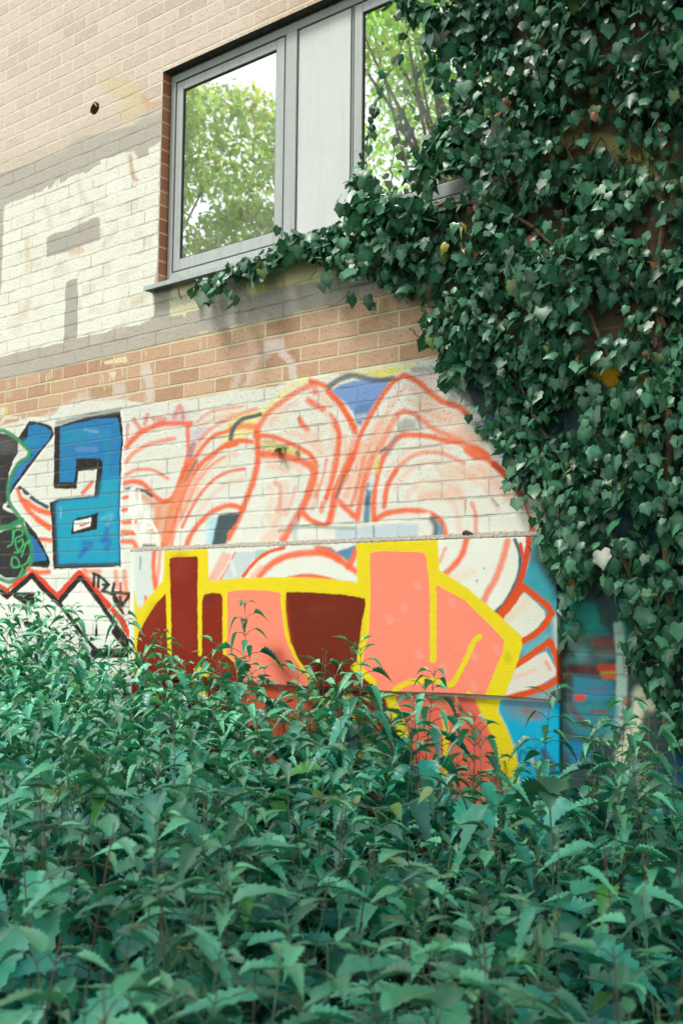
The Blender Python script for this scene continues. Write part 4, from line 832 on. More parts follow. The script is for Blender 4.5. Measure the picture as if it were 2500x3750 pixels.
def scatter(tv, tf, vein, pos, rot, size, tint, wid=None, curl=None, droop=None):
    """instances of a leaf template, joined: tv (k,3), tf (m,3), returns V, F, C"""
    n, k = len(pos), len(tv)
    L = np.repeat(tv[None], n, 0).copy()
    if wid is not None: L[:,:,1] *= wid[:, None]
    if curl is not None: L[:,:,2] += curl[:, None]*np.abs(L[:,:,1])*1.0
    if droop is not None: L[:,:,2] -= droop[:, None]*(np.maximum(L[:,:,0],0)**2)
    L *= size[:, None, None]
    V = np.einsum('nij,nkj->nki', rot, L) + pos[:, None, :]
    F = tf[None] + (np.arange(n)*k)[:, None, None]
    C = np.zeros((n, k, 4)); C[:,:,:3] = tint[:, None, :]; C[:,:,3] = vein[None]
    return V.reshape(-1,3), F.reshape(-1, 3), C.reshape(-1,4)
def strip_leaf(half, ridge=.05):
    """half = [(x, w)] outline rows -> template with a midrib column"""
    V, F, vn = [], [], []
    for i, (x, w_) in enumerate(half):
        V += [(x, -w_, 0), (x, 0, 0), (x, w_, 0)]; vn += [0, 1, 0]
    for i in range(len(half)-1):
        a = 3*i
        for s in (0, 1): F += [(a+s, a+s+1, a+s+4), (a+s, a+s+4, a+s+3)] if s else [(a, a+1, a+4), (a, a+4, a+3)]
    V = np.array(V, float); F = np.array(F); vn = np.array(vn, float)
    return V, F[:, ::-1].copy() if False else F, vn
# stinging nettle leaf: ovate, coarsely toothed
rows = []; NT = 9
for i in range(NT*2+1):
    t = i/(NT*2.0); base = .33*(math.sin(math.pi*min(1, (t+.02))**.56)**1.15 if t < .975 else 0)
    w_ = base*(1.0 if i % 2 else .73); rows.append((t + (.028 if i % 2 else -.012) if 0 < t < 1 else t, max(w_, 0.002)))
rows[0] = (0, .05); rows[-1] = (1.04, .001)
NV, NF, NVN = strip_leaf(rows)
NV[:,2] = np.abs(NV[:,1])*.25 + .015*np.sin(NV[:,0]*38)*np.abs(NV[:,1])/.3
# ivy leaf: five lobes
H = [(.0,.03),(-.13,.18),(-.08,.34),(.06,.44),(.18,.40),(.33,.45),(.43,.48),(.55,.34),(.70,.22),(.87,.09),(1.0,.0)]
V = [(0,0,0),(.30,0,.02),(.62,0,.02)]; F = []
for s in (-1, 1):
    b = len(V); V += [(x, s*w_, 0) for x, w_ in H[:-1]]
    if s == -1: pass
    tip = 23
    for k in range(len(H)-2):
        c0 = 0 if k < 3 else (1 if k < 7 else 2); F.append((c0, b+k, b+k+1) if s > 0 else (c0, b+k+1, b+k))
        nx_ = 0 if k+1 < 3 else (1 if k+1 < 7 else 2)
        if nx_ != c0: F.append((c0, b+k+1, nx_) if s > 0 else (c0, nx_, b+k+1))
    F.append((2, b+9, tip) if s > 0 else (2, tip, b+9))
V.append((1.0, 0, -.02)); IVV = np.array(V, float); IVF = np.array(F); IVN = np.zeros(len(V)); IVN[[0,1,2]] = 1
for b in (3, 13):
    IVN[b+6] = .6; IVN[b+2] = .4
IVV[:,2] += -.10*np.abs(IVV[:,1])**1.3
IVV[:,0] -= .02
# plain leaf for the trees
TV, TF, TN = strip_leaf([(0,.02),(.25,.22),(.55,.24),(.85,.10),(1,.0)]); TV[:,2] = np.abs(TV[:,1])*.3

# ------------------------------------------------------------------ ivy
rng = np.random.RandomState(11)
IVY = np.array([(1590,-400),(1600,0),(1650,110),(1690,250),(1650,380),(1600,430),(1590,520),(1650,610),(1760,650),(1700,700),(1560,745),(1500,780),(1440,700),(1330,720),(1300,700),
    (1290,790),(1240,815),(1120,850),(1000,900),(860,960),(740,1020),(745,1050),(860,1010),(980,975),(1100,930),(1200,960),(1290,1040),(1420,1050),(1530,1100),(1545,1200),(1610,1290),
    (1600,1390),(1690,1480),(1740,1560),(1820,1630),(1860,1700),(1850,1790),(1920,1860),(1965,1940),(1985,2030),(2035,2110),(2060,2210),(2050,2340),(2075,2390),(2130,2270),(2230,2300),
    (2290,2400),(2320,2490),(2400,2540),(2440,2600),(2450,2700),(2520,2780),(2900,2900),(2900,-400)], float)
def inside(P, u, v):
    ins = np.zeros(len(u), bool); m = len(P)
    for i in range(m):
        a, b = P[i], P[(i+1) % m]
        if a[1] == b[1]: continue
        ins ^= ((a[1] > v) != (b[1] > v)) & (u < (b[0]-a[0])*(v-a[1])/(b[1]-a[1])+a[0])
    return ins
def ivy_density(u, v):
    d = np.where(inside(IVY, u, v), 1.0, 0.0)
    hole1 = np.exp(-(((u-2170)/120)**2 + ((v-2250)/210)**2)); d *= 1-.95*hole1
    for (a, b, ra, rb, k) in ((2290,560,120,110,.7),(2420,640,90,110,.75),(2080,330,130,50,.7),(2050,470,110,50,.6),(2230,1370,70,50,.9),(2350,1420,90,50,.6),(2250,1750,70,40,.6),
                              (2380,800,200,60,.5),(2200,2250,60,160,.8),(2050,1900,60,60,.5),(2290,1180,260,50,.5)):
        d *= 1-k*np.exp(-(((u-a)/ra)**2 + ((v-b)/rb)**2))
    return d
def ivy_points(n, y0, y1, dens=1.0):
    X = rng.uniform(-4.4, 1.3, n); Z = rng.uniform(.4, 6.3, n); Y = rng.uniform(y0, y1, n)
    bulge = .5+.5*np.sin(X*5.7+1.3*np.sin(Z*3.1))*np.sin(Z*6.3+X*2.2); Y = Y*(.45+1.1*bulge)
    P = np.stack([X, Y, Z], 1); u, v = project(P)
    edge = np.clip((1.2+.35*np.sin(Z*3.1)-X)/.5, 0, 1)*np.clip((6.1+.3*np.sin(X*4.3)-Z)/.5, 0, 1)
    k = rng.uniform(0, 1, n) < edge*ivy_density(u, v)*dens*(.55+.45*np.sin(X*9.1+Z*5.3)*np.sin(Z*11.7-X*4.1))*1.5
    return P[k]
def ivy_tints(n):
    h = rng.uniform(0, 1, (n, 1)); a = np.array([[.004, .052, .028]]); b = np.array([[.018, .165, .082]]); c = a*(1-h)+b*h
    y = rng.uniform(0, 1, n) < .025; c[y] = np.array([.11, .19, .05])*rng.uniform(.8, 1.2, (y.sum(), 1)); return c
parts = []
def add_ivy(P, smin=.045, smax=.082, face=0.0, seed=0):
    n = len(P)
    yaw = np.radians(-90 + rng.normal(0, 55, n)); pitch = np.radians(rng.normal(60, 24, n)); roll = np.radians(rng.normal(0, 36, n))
    size = (smin+(smax-smin)*rng.uniform(0, 1, n)**1.4)*np.where(rng.uniform(0,1,n) < .10, 1.45, 1)
    parts.append(scatter(IVV, IVF, IVN, P, rotm(yaw, pitch, roll), size, ivy_tints(n), rng.uniform(.8, 1.15, n), rng.uniform(-.35, .25, n), rng.uniform(-.1, .45, n)))
add_ivy(ivy_points(54000, -.07, -.015), .034, .062)
add_ivy(ivy_points(48000, -.17, -.07), .030, .060)
add_ivy(ivy_points(12000, -.26, -.15, .8), .028, .058)
# the sill cluster and the strands against the glass
def along(px, n, y, jit, smin, smax):
    p = smooth_line(np.array(px, float), 8); i = rng.randint(0, len(p), n); q = p[i] + rng.normal(0, jit, (n, 2))
    P = np.array([unproj(a, b, y+rng.uniform(-.05, .03)) for a, b in q]); add_ivy(P, smin, smax)
along([(700,1060),(800,1010),(900,985),(1000,950),(1090,890),(1200,850),(1290,820)], 110, -.07, 10, .032, .056)
along([(900,990),(1090,905),(1290,840),(1400,800)], 130, -.09, 16, .036, .062)
along([(1330,640),(1335,690),(1400,720),(1500,760)], 90, -.06, 26, .035, .06)
along([(1290,730),(1340,760),(1440,780),(1560,770)], 140, -.09, 30, .04, .065)
along([(1545,20),(1485,120),(1440,230),(1408,300),(1370,410),(1350,480),(1335,560),(1332,640)], 34, -.03, 9, .03, .05)
along([(1450,-30),(1560,40),(1660,100)], 80, -.06, 24, .04, .07)
along([(1560,560),(1620,500),(1700,480)], 60, -.05, 22, .04, .07)
along([(1500,650),(1600,600),(1680,560)], 60, -.05, 20, .035, .065)
along([(1570,120),(1600,220),(1640,300)], 26, -.04, 18, .045, .075)
for a, b in ((745,1075),(760,1100),(850,1060),(865,1095),(935,1000),(1030,840),(1020,870),(1070,860),(1085,845),(1165,1010),(1280,1060),(1350,1090),(1620,1230),(1570,1240),(1660,1330),(770,1045),(820,1040),(1190,1005)):
    along([(a,b),(a+6,b+8)], 2, -.09, 9, .05, .065)
for a, b in ((1620,560),(1560,620),(1500,600),(1540,650),(1600,300),(1640,180),(1590,90)): along([(a,b),(a+40,b-10)], 5, -.05, 18, .05, .07)
Vv = np.vstack([p[0] for p in parts]); offs = np.cumsum([0]+[len(p[0]) for p in parts[:-1]]); Fv = np.vstack([p[1]+o for p, o in zip(parts, offs)]); Cv = np.vstack([p[2] for p in parts])
ivy = empty('ivy', (-1.6, -.05, 0)); tag(ivy, 'dense dark green ivy climbing the brick wall and spilling over the window sill', 'ivy')
o = fast_mesh('foliage', Vv, Fv, 3, M_IVY, ivy, {'tint': Cv}); o.location = (1.6, .05, 0); print('ivy leaves', len(Vv)//len(IVV))
# a few yellowed and dead leaves hanging in the ivy
def few(name, px, tintc, smin, smax, parent, off, y=-.24):
    P = np.array([unproj(a, b, y) for a, b in px]); n = len(P)
    V, F, Cc = scatter(IVV, IVF, IVN*0, P, rotm(np.radians(-90+rng.normal(0,40,n)), np.radians(rng.normal(65,15,n)), np.radians(rng.normal(0,30,n))), rng.uniform(smin, smax, n),
                       np.tile(np.array([tintc]), (n, 1))*rng.uniform(.75,1.2,(n,1)), rng.uniform(.6,1,n), rng.uniform(-.8,.6,n), rng.uniform(.2,1.1,n))
    k = len(IVV); m = len(IVF)
    for i in range(n):
        o = fast_mesh(name, V[i*k:(i+1)*k], IVF, 3, M_IVY, parent, {'tint': Cc[i*k:(i+1)*k]}); o.location = off
few('yellow_leaf', [(1632,892),(1690,815),(1700,830)], (.42,.34,.08), .035, .05, ivy, (1.6,.05,0))
few('dead_leaf', [(1830,410),(1850,360),(1700,910),(1735,925),(2170,410),(2390,1240),(2360,1290),(1950,870),(2120,1300),(2390,960),(1720,760),(2450,1500),(2080,2130),(2070,2470)], (.14,.055,.022), .026, .046, ivy, (1.6,.05,0), -.20)
# woody stems
random.seed(5); mb = MB()
def vine(px, y, r0, r1):
    p = smooth_line(np.array(px, float), 6); P = [unproj(a, b, y) + np.array([random.uniform(-.006,.006), random.uniform(-.008,.008), random.uniform(-.006,.006)]) for a, b in p]
    mb.tube(P, [r0+(r1-r0)*i/(len(P)-1) for i in range(len(P))], 6)
vine([(1545,-40),(1500,90),(1440,230),(1400,320),(1365,420),(1345,520),(1338,620),(1325,700),(1360,780)], -.03, .0022, .003)
for q, a, b in (([(2440,2700),(2450,2300),(2430,1900),(2450,1600),(2430,1350),(2400,1100),(2440,700),(2400,300),(2430,-100)],.018,.010), ([(2440,1360),(2330,1310),(2230,1270),(2150,1180)],.009,.006),
    ([(2400,1100),(2250,1000),(2120,960),(2050,800),(1980,700)],.012,.006), ([(2120,960),(2080,880),(2070,820)],.008,.006), ([(2300,1400),(2200,1250),(2130,1080),(2060,900),(2100,700),(2200,500)],.010,.005),
    ([(2350,2400),(2300,2100),(2200,1900),(2100,1750),(2000,1600),(1900,1400),(1820,1200),(1760,1000)],.010,.005), ([(1960,1560),(1940,1480),(1950,1380)],.006,.004), ([(1770,960),(1830,1030),(1900,1130)],.009,.006),
    ([(720,1050),(860,1010),(1000,940),(1140,880),(1290,830),(1500,780),(1700,740),(1900,800),(2100,960)],.004,.009), ([(2000,300),(2100,600),(2300,900),(2440,1200)],.006,.009),
    ([(2080,2020),(2130,2040),(2170,2060)],.003,.002), ([(2280,2440),(2380,2420),(2500,2410)],.003,.002), ([(1930,2000),(1970,2050),(2050,2060)],.002,.002), ([(1280,1060),(1240,1110),(1200,1130)],.002,.001),
    ([(1500,1200),(1540,1240),(1600,1245)],.003,.002)):
    vine(q, -.035 if a > .004 else -.07, a, b)
o = mb.build('stem', M_VINE, ivy, smooth=True); o.location = (1.6, .05, 0)

# ------------------------------------------------------------------ nettles
def nettle(seed, h, detail=1.0, sparse=False, catkin=False):
    r = np.random.RandomState(seed); root = empty('stinging_nettle')
    lean = r.normal(0, .05, 2); nseg = 9; sp = []
    for i in range(nseg+1):
        t = i/nseg; sp.append(np.array([lean[0]*t*t*h+.008*math.sin(t*9+seed), lean[1]*t*t*h+.008*math.cos(t*7+seed), t*h]))
    sp = np.array(sp); at = lambda t: np.array([np.interp(t, np.linspace(0,1,nseg+1), sp[:,k]) for k in range(3)])
    mb = MB(); mb.tube([tuple(p) for p in sp], [.0030-.0020*i/nseg for i in range(nseg+1)], 5)
    P, yaw, pit, rol, siz, tin, wid = [], [], [], [], [], [], []
    z = .26*h; k = 0; phase = r.uniform(0, 6.28); sprig = []
    while z < h*.995:
        t = z/h; big = (.106 + .017*r.randn())*(1-.62*max(0, (t-.84)/.16)**1.1)*(.6 if t < .35 else 1)
        for s in (0, 1):
            a = phase + k*math.pi/2 + s*math.pi + r.normal(0, .22)
            pl = .34*big*(1.3 if not sparse else 1.6); up = r.uniform(.0, .45) + .6*max(0, t-.9)*10*.6
            b = at(t); tip = b + np.array([math.cos(a)*pl, math.sin(a)*pl, pl*up])
            mb.tube([tuple(b), tuple((b+tip)/2+np.array([0,0,.004])), tuple(tip)], [.0012,.0010,.0008], 3, cap=False)
            P.append(tip); yaw.append(a + r.normal(0, .15)); pit.append((.06 if not sparse else .30)+r.normal(0, .19) - .95*max(0, t-.93)/.07*.6); rol.append(r.normal(0, .17)); siz.append(big*r.uniform(.85, 1.12))
            wid.append(r.uniform(.72, 1.0)*(1 if t < .85 else .75))
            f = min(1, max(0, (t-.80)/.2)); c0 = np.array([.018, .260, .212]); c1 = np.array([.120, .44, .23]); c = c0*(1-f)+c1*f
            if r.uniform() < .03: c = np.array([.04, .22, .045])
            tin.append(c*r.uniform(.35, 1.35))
            if catkin and .55 < t < .93 and r.uniform() < .8:
                q = [b]; d = np.array([math.cos(a+.5), math.sin(a+.5), .35])
                for j in range(6): q.append(q[-1] + d*.011); d = d*np.array([.9,.9,1]) - np.array([0,0,.28])
                sprig.append(q)
        step = (.044 + .026*r.uniform())*(1-.50*max(0, (t-.88)/.12))*(.5 if sparse else 1); z += max(step, .012); k += 1
    n = len(P); P = np.array(P)
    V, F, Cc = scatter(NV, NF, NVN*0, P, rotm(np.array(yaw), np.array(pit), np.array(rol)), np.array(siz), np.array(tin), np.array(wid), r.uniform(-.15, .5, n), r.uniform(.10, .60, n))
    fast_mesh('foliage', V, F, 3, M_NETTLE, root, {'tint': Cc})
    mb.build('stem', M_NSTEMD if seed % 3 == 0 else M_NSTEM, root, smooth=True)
    if sprig:
        m3 = MB()
        for q in sprig:
            m3.tube([tuple(x) for x in q], .0007, 3, cap=False)
            for x in q[1:]:
                for j in range(4):
                    c = x + r.normal(0, .0035, 3); s_ = .0022
                    b0 = len(m3.V); m3.V += [tuple(c+np.array(v)*s_) for v in ((1,0,0),(-1,0,0),(0,1,0),(0,-1,0),(0,0,1),(0,0,-1))]
                    m3.F += [(b0+a_, b0+b_, b0+c_) for a_, b_, c_ in ((0,2,4),(2,1,4),(1,3,4),(3,0,4),(2,0,5),(1,2,5),(3,1,5),(0,3,5))]
        m3.build('flower_strings', M_CATKIN, root)
    return root
def copy_tree(o, parent=None):
    c = o.copy(); COL.objects.link(c)
    if parent: c.parent = parent
    for ch in o.children: copy_tree(ch, c)
    return c
# canopy height above ground over the bed
def canopy(x, y):
    u, v = project(np.array([x, y, 1.2])); d = -y
    h = 1.23 + .07*math.sin(x*2.9+1.0)*math.sin(y*3.7-x*1.3) + .05*math.sin(x*3.1+y*2.2) + .04*math.sin(x*5.3-y*4.1)
    tw = max(0, 1-d/2.6)                                     # 1 at the wall, 0 two metres out
    ctl = [(-200,1.86),(0,1.82),(180,1.78),(330,1.68),(450,1.56),(600,1.56),(750,1.52),(900,1.52),(1100,1.52),(1300,1.48),(1450,1.40),(1560,1.22),(1800,1.10),(1950,1.18),(2080,1.33),(2300,1.31),(2450,1.26),(2700,1.18)]
    hw = np.interp(u, [c[0] for c in ctl], [c[1] for c in ctl])
    return h*(1-tw) + hw*tw
protos = {}
for i in range(9): protos[i] = nettle(100+i, 1.0, catkin=(i == 4))
NG = 'stinging nettles crowding the bed in front of the wall'
NLAB = 'green stinging nettle with toothed drooping leaf pairs, standing in the crowded bed'
rn = np.random.RandomState(21); spots = []; tries = 0
def in_view(x, y):
    d = np.array([x, y, 1.1])-EYE
    if d@FWD < .9: return False
    u, v = project(np.array([x, y, 1.15])); return -350 < u < 2850 and v < 4300
while len(spots) < 560 and tries < 60000:
    tries += 1; x, y = rn.uniform(-7.4, .2), rn.uniform(-3.2, -.09)
    if not in_view(x, y): continue
    dist = math.hypot(x-EYE[0], y-EYE[1])
    if dist < 1.15: continue
    dmin = .085
    hol = math.sin(x*2.9+1.0)*math.sin(y*3.7-x*1.3)
    if hol < -.45 and -y > .9 and rn.uniform() < .75: continue
    u, v = project(np.array([x, y, .9]))
    if 1480 < u < 1960 and y > -.6 and rn.uniform() < .65: continue
    if any((x-a)**2+(y-b)**2 < dmin*dmin for a, b in spots[-400:]): continue
    spots.append((x, y))
spots.sort(key=lambda s: math.hypot(s[0]-EYE[0], s[1]-EYE[1]))
print('nettle spots', len(spots), tries)
firstused = set()
def place(i, x, y, h, rz, tiltx, tilty):
    if i not in firstused: firstused.add(i); o = protos[i]
    else: o = copy_tree(protos[i])
    o.location = (x, y, -.03); o.rotation_euler = (tiltx, tilty, rz); s = h; k = min(1.15, max(.82, s))*(1.12 if math.hypot(x-EYE[0], y-EYE[1]) < 2.4 else 1); o.scale = (k, k, s)
    u, v = project(np.array([x, y, h])); dist = math.hypot(x-EYE[0], y-EYE[1])
    ac = ['at the left edge', 'below the blue letter', 'before the dark red bars', 'before the dark curved field', 'before the right pink field', 'below the hanging ivy'][min(5, max(0, int(u//420)))]
    dp = 'close to the lens' if dist < 2.1 else 'midway to the wall' if -y > 1.0 else 'against the wall'
    kn = 'with flower strings' if i == 4 else 'with dark stem' if (100+i) % 3 == 0 else 'with green stem'
    tag(o, 'nettle %s, %s, %s' % (kn, ac, dp), 'nettle', 'nettles %s, %s, %s' % (kn, ac, dp)); return o
# the 288 that show largest are individuals; the rest, mostly hidden behind them, are one mass
special = 7
near_s = spots[:170] + [s for s in spots[170:] if s[1] > -.9][:118]
rest = [s for s in spots if s not in set(near_s)]
for (x, y) in near_s:
    h = canopy(x, y)*rn.uniform(.90, 1.05)
    place(rn.randint(0, 9), x, y, h, rn.uniform(0, 6.28), rn.normal(0, .05), rn.normal(0, .05))
VV, FF, CC = [], [], []; off = 0
for (x, y) in rest:
    i = rn.randint(0, 9); fo = [c for c in protos[i].children if c.name.startswith('foliage')][0].data
    n = len(fo.vertices); co = np.empty(n*3); fo.vertices.foreach_get('co', co); co = co.reshape(-1, 3)
    fa = np.empty(len(fo.polygons)*3, int); fo.polygons.foreach_get('vertices', fa); cc = np.empty(n*4); fo.color_attributes['tint'].data.foreach_get('color', cc)
    a = rn.uniform(0, 6.28); h = canopy(x, y)*rn.uniform(.88, 1.04)
    Rz = np.array([[math.cos(a), -math.sin(a), 0], [math.sin(a), math.cos(a), 0], [0, 0, 1]])
    VV.append((co*np.array([1, 1, h]))@Rz.T + np.array([x, y, -.03])); FF.append(fa.reshape(-1, 3)+off); CC.append(cc.reshape(-1, 4)); off += n
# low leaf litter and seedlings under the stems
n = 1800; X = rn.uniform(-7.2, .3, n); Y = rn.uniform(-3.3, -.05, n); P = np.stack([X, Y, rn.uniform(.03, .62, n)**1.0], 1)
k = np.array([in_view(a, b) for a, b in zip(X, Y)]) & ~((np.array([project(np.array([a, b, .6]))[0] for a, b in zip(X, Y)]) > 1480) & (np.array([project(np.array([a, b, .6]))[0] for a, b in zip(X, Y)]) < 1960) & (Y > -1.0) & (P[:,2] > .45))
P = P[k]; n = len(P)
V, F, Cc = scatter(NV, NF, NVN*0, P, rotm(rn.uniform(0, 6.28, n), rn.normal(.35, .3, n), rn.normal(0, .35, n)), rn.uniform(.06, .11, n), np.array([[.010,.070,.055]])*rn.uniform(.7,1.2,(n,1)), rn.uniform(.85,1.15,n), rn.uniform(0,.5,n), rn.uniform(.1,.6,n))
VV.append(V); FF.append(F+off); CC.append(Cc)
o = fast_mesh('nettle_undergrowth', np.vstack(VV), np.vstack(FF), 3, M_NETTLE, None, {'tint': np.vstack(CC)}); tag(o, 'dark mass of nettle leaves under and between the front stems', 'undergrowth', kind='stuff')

# named tall nettles silhouetted against the paint: (px tip, py tip, distance from wall, label)
TALL = [(946,2205,.34,'tall dark-stemmed nettle standing up alone in front of the pink stripe'),
        (1207,2345,.62,'nettle tip in front of the dark red field of the letter'),
        (1370,2370,.80,'pale thin nettle shoot in front of the right pink field'),
        (1530,2440,.62,'slender nettle shoot left of the lower yellow zigzag stroke'),
        (628,2322,.60,'nettle in front of the narrow dark red bars'),
        (802,2355,.55,'nettle just left of the pink stripe, below the yellow bar'),
        (1915,2525,.55,'thin nettle growing before the bottom right corner of the upper board'),
        (2192,2540,.60,'nettle in front of the teal and red painted bricks'),
        (2375,2600,.62,'nettle in front of the cream painted stroke on the dark bricks'),
        (1700,2610,.80,'nettle below the dead leaves hooked on the lower board'),
        (235,2220,.45,'nettle before the white and black zigzag, near the left edge'),
        (455,2230,.30,'leggy nettle with flower strings beside the small black tag')]
TALL += [(1060,2480,.9,'leafy nettle tip between the pink stripe and the dark curved field'), (1290,2500,1.0,'leafy nettle in front of the lower point of the dark curved field'), (1450,2560,1.1,'leafy nettle over the yellow strip beside the dark field'),
        (1590,2640,1.0,'leafy nettle before the lower salmon paint, left of the dead leaves'), (1790,2680,1.0,'leafy nettle before the right yellow stripe of the lower board'), (1850,2760,1.3,'nearer leafy nettle below the right yellow stripe'),
        (2060,2640,.9,'leafy nettle before the right edge of the boards'), (2290,2660,1.0,'leafy nettle left of the cream painted stroke'), (720,2420,.7,'leafy nettle tip over the dark red bars'), (2450,2790,1.1,'leafy nettle at the far right edge'),
        (1700,3000,1.6,'leafy nettle in front of the gap in the bed'), (2020,3020,1.9,'tall near nettle with pale tip in the right foreground'), (1850,3450,2.3,'near nettle tip at the bottom right'), (560,3180,2.3,'near nettle tip in the left foreground')]
for i, (px, py, dy, lab) in enumerate(TALL):
    tip = unproj(px, py, -dy); o = nettle(300+i, 1.0, sparse=(i < 12), catkin=(i in (11, 8, 23))); h = tip[2]+.03
    o.location = (tip[0], tip[1], -.03); o.rotation_euler = (0, 0, i*1.3); s = min(1.05, h); o.scale = (s, s, h); tag(o, lab, 'nettle', None)

# bramble runner arching through the bed, and a three-leaved shoot on the right
br = empty('bramble', tuple(unproj(1680,3000,-1.2))); bo = tuple(-v for v in br.location)
mb = MB(); p = smooth_line(np.array([(1120,2930),(1180,2918),(1240,2925),(1300,2945),(1370,2960),(1450,2955),(1520,2935),(1600,2890),(1680,2900),(1720,2990)], float), 5)
Pb = [unproj(a, b, -1.55+.25*i/len(p)) for i, (a, b) in enumerate(p)]; mb.tube([tuple(q) for q in Pb], .003, 6)
for i in range(2, len(Pb)-2, 2):
    q = Pb[i]; mb.tube([tuple(q), tuple(q+np.array([0,-.002,.008*(1 if i%4 else -1)]))], [.0012,.0002], 3)
o = mb.build('stem', M_NSTEM, br, smooth=True); o.location = bo
Pl = np.array([Pb[2], Pb[8], Pb[9], Pb[16], Pb[24], Pb[34]])+np.array([0,0,.006]); n = len(Pl)
V, F, Cc = scatter(NV, NF, NVN*0, Pl, rotm(rn.uniform(0,6.28,n), rn.normal(.3,.3,n), rn.normal(0,.4,n)), rn.uniform(.03,.06,n), np.tile(np.array([[.13,.25,.06]]),(n,1)), np.full(n,1.2), rn.uniform(0,.5,n), rn.uniform(0,.5,n))
o = fast_mesh('foliage', V, F, 3, M_NETTLE, br, {'tint': Cc}); o.location = bo
tag(br, 'pale green thorny bramble runner arching sideways over the nettles', 'bramble')
b3 = unproj(2010, 2905, -1.05); bs = empty('bramble', (b3[0], b3[1], 0)); mb = MB(); mb.tube([(0,0,0),(.02,.01,b3[2]*.5),(0,0,b3[2])], [.005,.004,.0025], 6); mb.build('stem', M_NSTEM, bs, smooth=True)
n = 4; Pl = np.tile(np.array([[0,0,b3[2]]]), (n,1)); yw = np.radians(np.array([175., 100., -60., 20.]))
V, F, Cc = scatter(NV, NF, NVN*0, Pl, rotm(yw, np.array([.05,-.5,.3,.1]), np.array([.5,.2,0,.1])), np.array([.12,.10,.07,.07]), np.tile(np.array([[.035,.13,.07]]),(n,1)), np.array([1.7,1.6,1.4,1.4]), np.full(n,.2), np.full(n,.25))
fast_mesh('foliage', V, F, 3, M_NETTLE, bs, {'tint': Cc}); tag(bs, 'shoot with broad smooth bramble leaves beside the right edge of the lower board', 'bramble')

# ------------------------------------------------------------------ small things on the wall
t = unproj(1035, 1650, 0); wd = empty('wall_weed', (t[0], -.001, t[2])); n = 26
P = np.stack([rn.normal(0,.012,n), rn.uniform(-.03,-.002,n), rn.normal(0,.008,n)], 1)
V, F, Cc = scatter(TV, TF, TN*0, P, rotm(rn.uniform(-3.1,0,n), rn.normal(.2,.6,n), rn.normal(0,.5,n)), rn.uniform(.012,.028,n), np.array([[.14,.13,.03]])*rn.uniform(.5,1.4,(n,1)))
fast_mesh('foliage', V, F, 3, M_IVY, wd, {'tint': Cc}); tag(wd, 'tiny dry weed tuft rooted in a mortar joint of the orange petals', 'weed')
t = unproj(1718, 1958, 0); rb = empty('rusty_fixing', (t[0], 0, t[2])); mb = MB(); mb.tube([(-.05,-.004,-.006),(-.03,-.02,.012),(-.004,-.03,.016),(.02,-.02,.006),(.05,-.012,-.006)], [.004,.012,.014,.011,.004], 6); mb.build('bracket', M_RUST, rb); rb.scale = (.62, .62, .62)
tag(rb, 'rusty broken fixing above the top edge of the rendered board', 'fixing')
def curl(name, px, py, y, lab):
    t = unproj(px, py, y); o = empty(name, tuple(t)); m = MB(); N_ = 9
    for i in range(N_):
        f = i/(N_-1); wv = .014*math.sin(math.pi*f)**.7+.001
        for s in (-1, 0, 1): m.V.append((.05*(f-.5)+.006*s*f, -.006-.014*abs(s)*math.sin(math.pi*f)+.004*math.sin(f*9), -.05*(f-.5)+wv*s*.9+.012*math.sin(f*5)))
    for i in range(N_-1):
        for k in (0, 1): a = i*3+k; m.F.append((a, a+1, a+4, a+3))
    ob = m.build('blade', M_DEAD, o, smooth=True); so = ob.modifiers.new('solid', 'SOLIDIFY'); so.thickness = .0008
    tag(o, lab, 'dead leaf'); return o
curl('dead_leaf', 1685, 2578, -.035, 'brown curled leaf caught just under the board edge')
c2 = curl('dead_leaf', 1695, 2618, -.04, 'second curled brown leaf, lower, hooked on the pink paint'); c2.rotation_euler = (0, R(-75), 0)

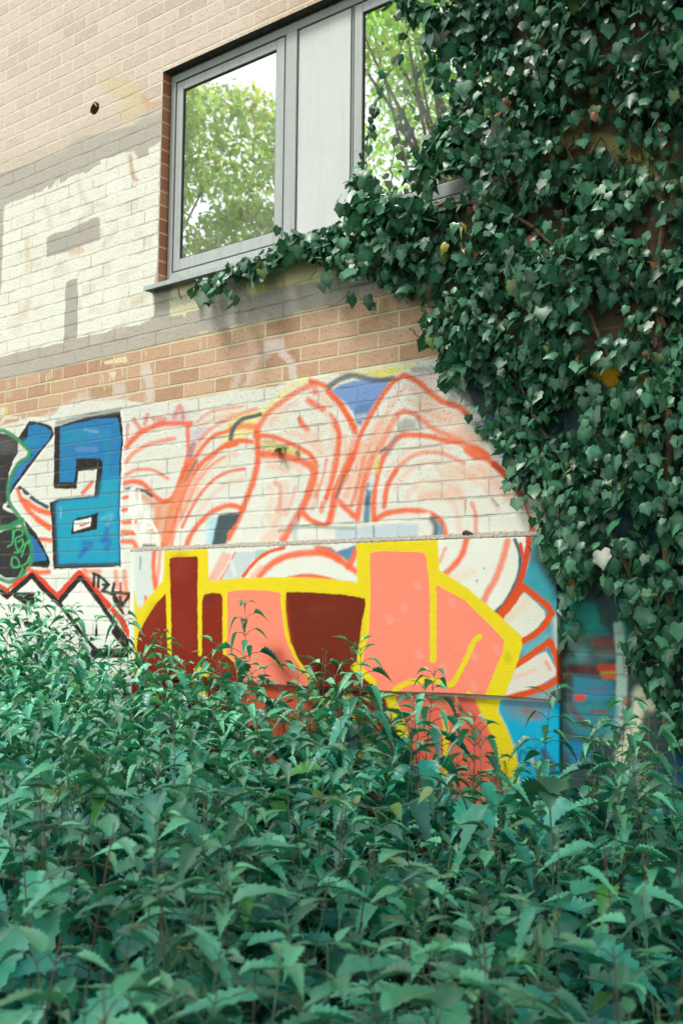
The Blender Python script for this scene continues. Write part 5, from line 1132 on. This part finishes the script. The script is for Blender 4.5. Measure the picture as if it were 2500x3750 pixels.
# ------------------------------------------------------------------ trees behind the photographer: two seen in the panes, two unseen added for shade
def tree(name, x, y, h, cr, zc, nleaf, size, tint, seed, lab, blobs=16, off=(0, 0)):
    r = np.random.RandomState(seed); root = empty(name, (x, y, 0)); mb = MB()
    trunk = [(0,0,-.1),(.05,.1,h*.25),(-.08,.05,h*.5),(.05,0,h*.8)]; mb.tube(trunk, [.28*h/9,.22*h/9,.15*h/9,.05], 8)
    cents = []
    for i in range(blobs):
        a = r.uniform(0, 6.28); rr = cr*r.uniform(.25, .85); c = np.array([math.cos(a)*rr + off[0], math.sin(a)*rr + off[1], zc + r.uniform(-1, 1)*(h-zc)*.8]); cents.append((c, cr*r.uniform(.22, .42)))
        s0 = np.array([0, 0, h*r.uniform(.25, .6)]); mid = (s0+c)/2+np.array([0,0,.3]); mb.tube([tuple(s0), tuple(mid), tuple(c)], [.05,.028,.010], 5)
    mb.build('trunk', M_BARK, root, smooth=True)
    k = r.randint(0, len(cents), nleaf); C0 = np.array([c[0] for c in cents])[k]; Rr = np.array([c[1] for c in cents])[k]
    d = r.normal(0, 1, (nleaf, 3)); d /= np.linalg.norm(d, axis=1)[:, None]; P = C0 + d*(Rr*r.uniform(.3, 1, nleaf)**.5)[:, None]*np.array([1, 1, .75])
    tt = np.array([tint])*r.uniform(.6, 1.5, (nleaf, 1)); yel = r.uniform(0, 1, nleaf) < .38; tt[yel] = np.array([.62, .47, .16])*r.uniform(.7, 1.2, (yel.sum(), 1))
    V, F, Cc = scatter(TV, TF, TN*0, P, rotm(r.uniform(0, 6.28, nleaf), r.normal(.6, .5, nleaf), r.normal(0, .5, nleaf)), r.uniform(.7, 1.2, nleaf)*size, tt)
    fast_mesh('crown', V, F, 3, M_TREE, root, {'tint': Cc}, smooth=False); tag(root, lab, 'tree'); return root
tree('broadleaf_tree', -15.9, -8.7, 11.6, 4.0, 6.2, 70000, .15, (.36,.38,.20), 1, 'round-crowned tree mirrored in the left window pane, turning yellow', 22)
tree('broadleaf_tree', -8.2, -8.6, 13.4, 2.8, 9.6, 17000, .11, (.50,.62,.12), 2, 'bright yellow-green tree mirrored in the right window pane', 24)
tree('broadleaf_tree', 2.6, -5.2, 10.0, 3.2, 7.8, 22000, .20, (.05,.11,.03), 3, 'unseen leafy tree added right of the photographer to shade the ivy and nettle bed', 26, (-2.6, 2.0))  # out of view; crown offset to shade the right-hand ivy and bed
tree('broadleaf_tree', -2.6, -7.4, 10.0, 2.6, 7.4, 7000, .20, (.05,.11,.03), 4, 'unseen leafy tree added behind the photographer to shade the near nettles', 22, (-.6, 1.4))  # out of view, added so its crown shades the foreground nettles
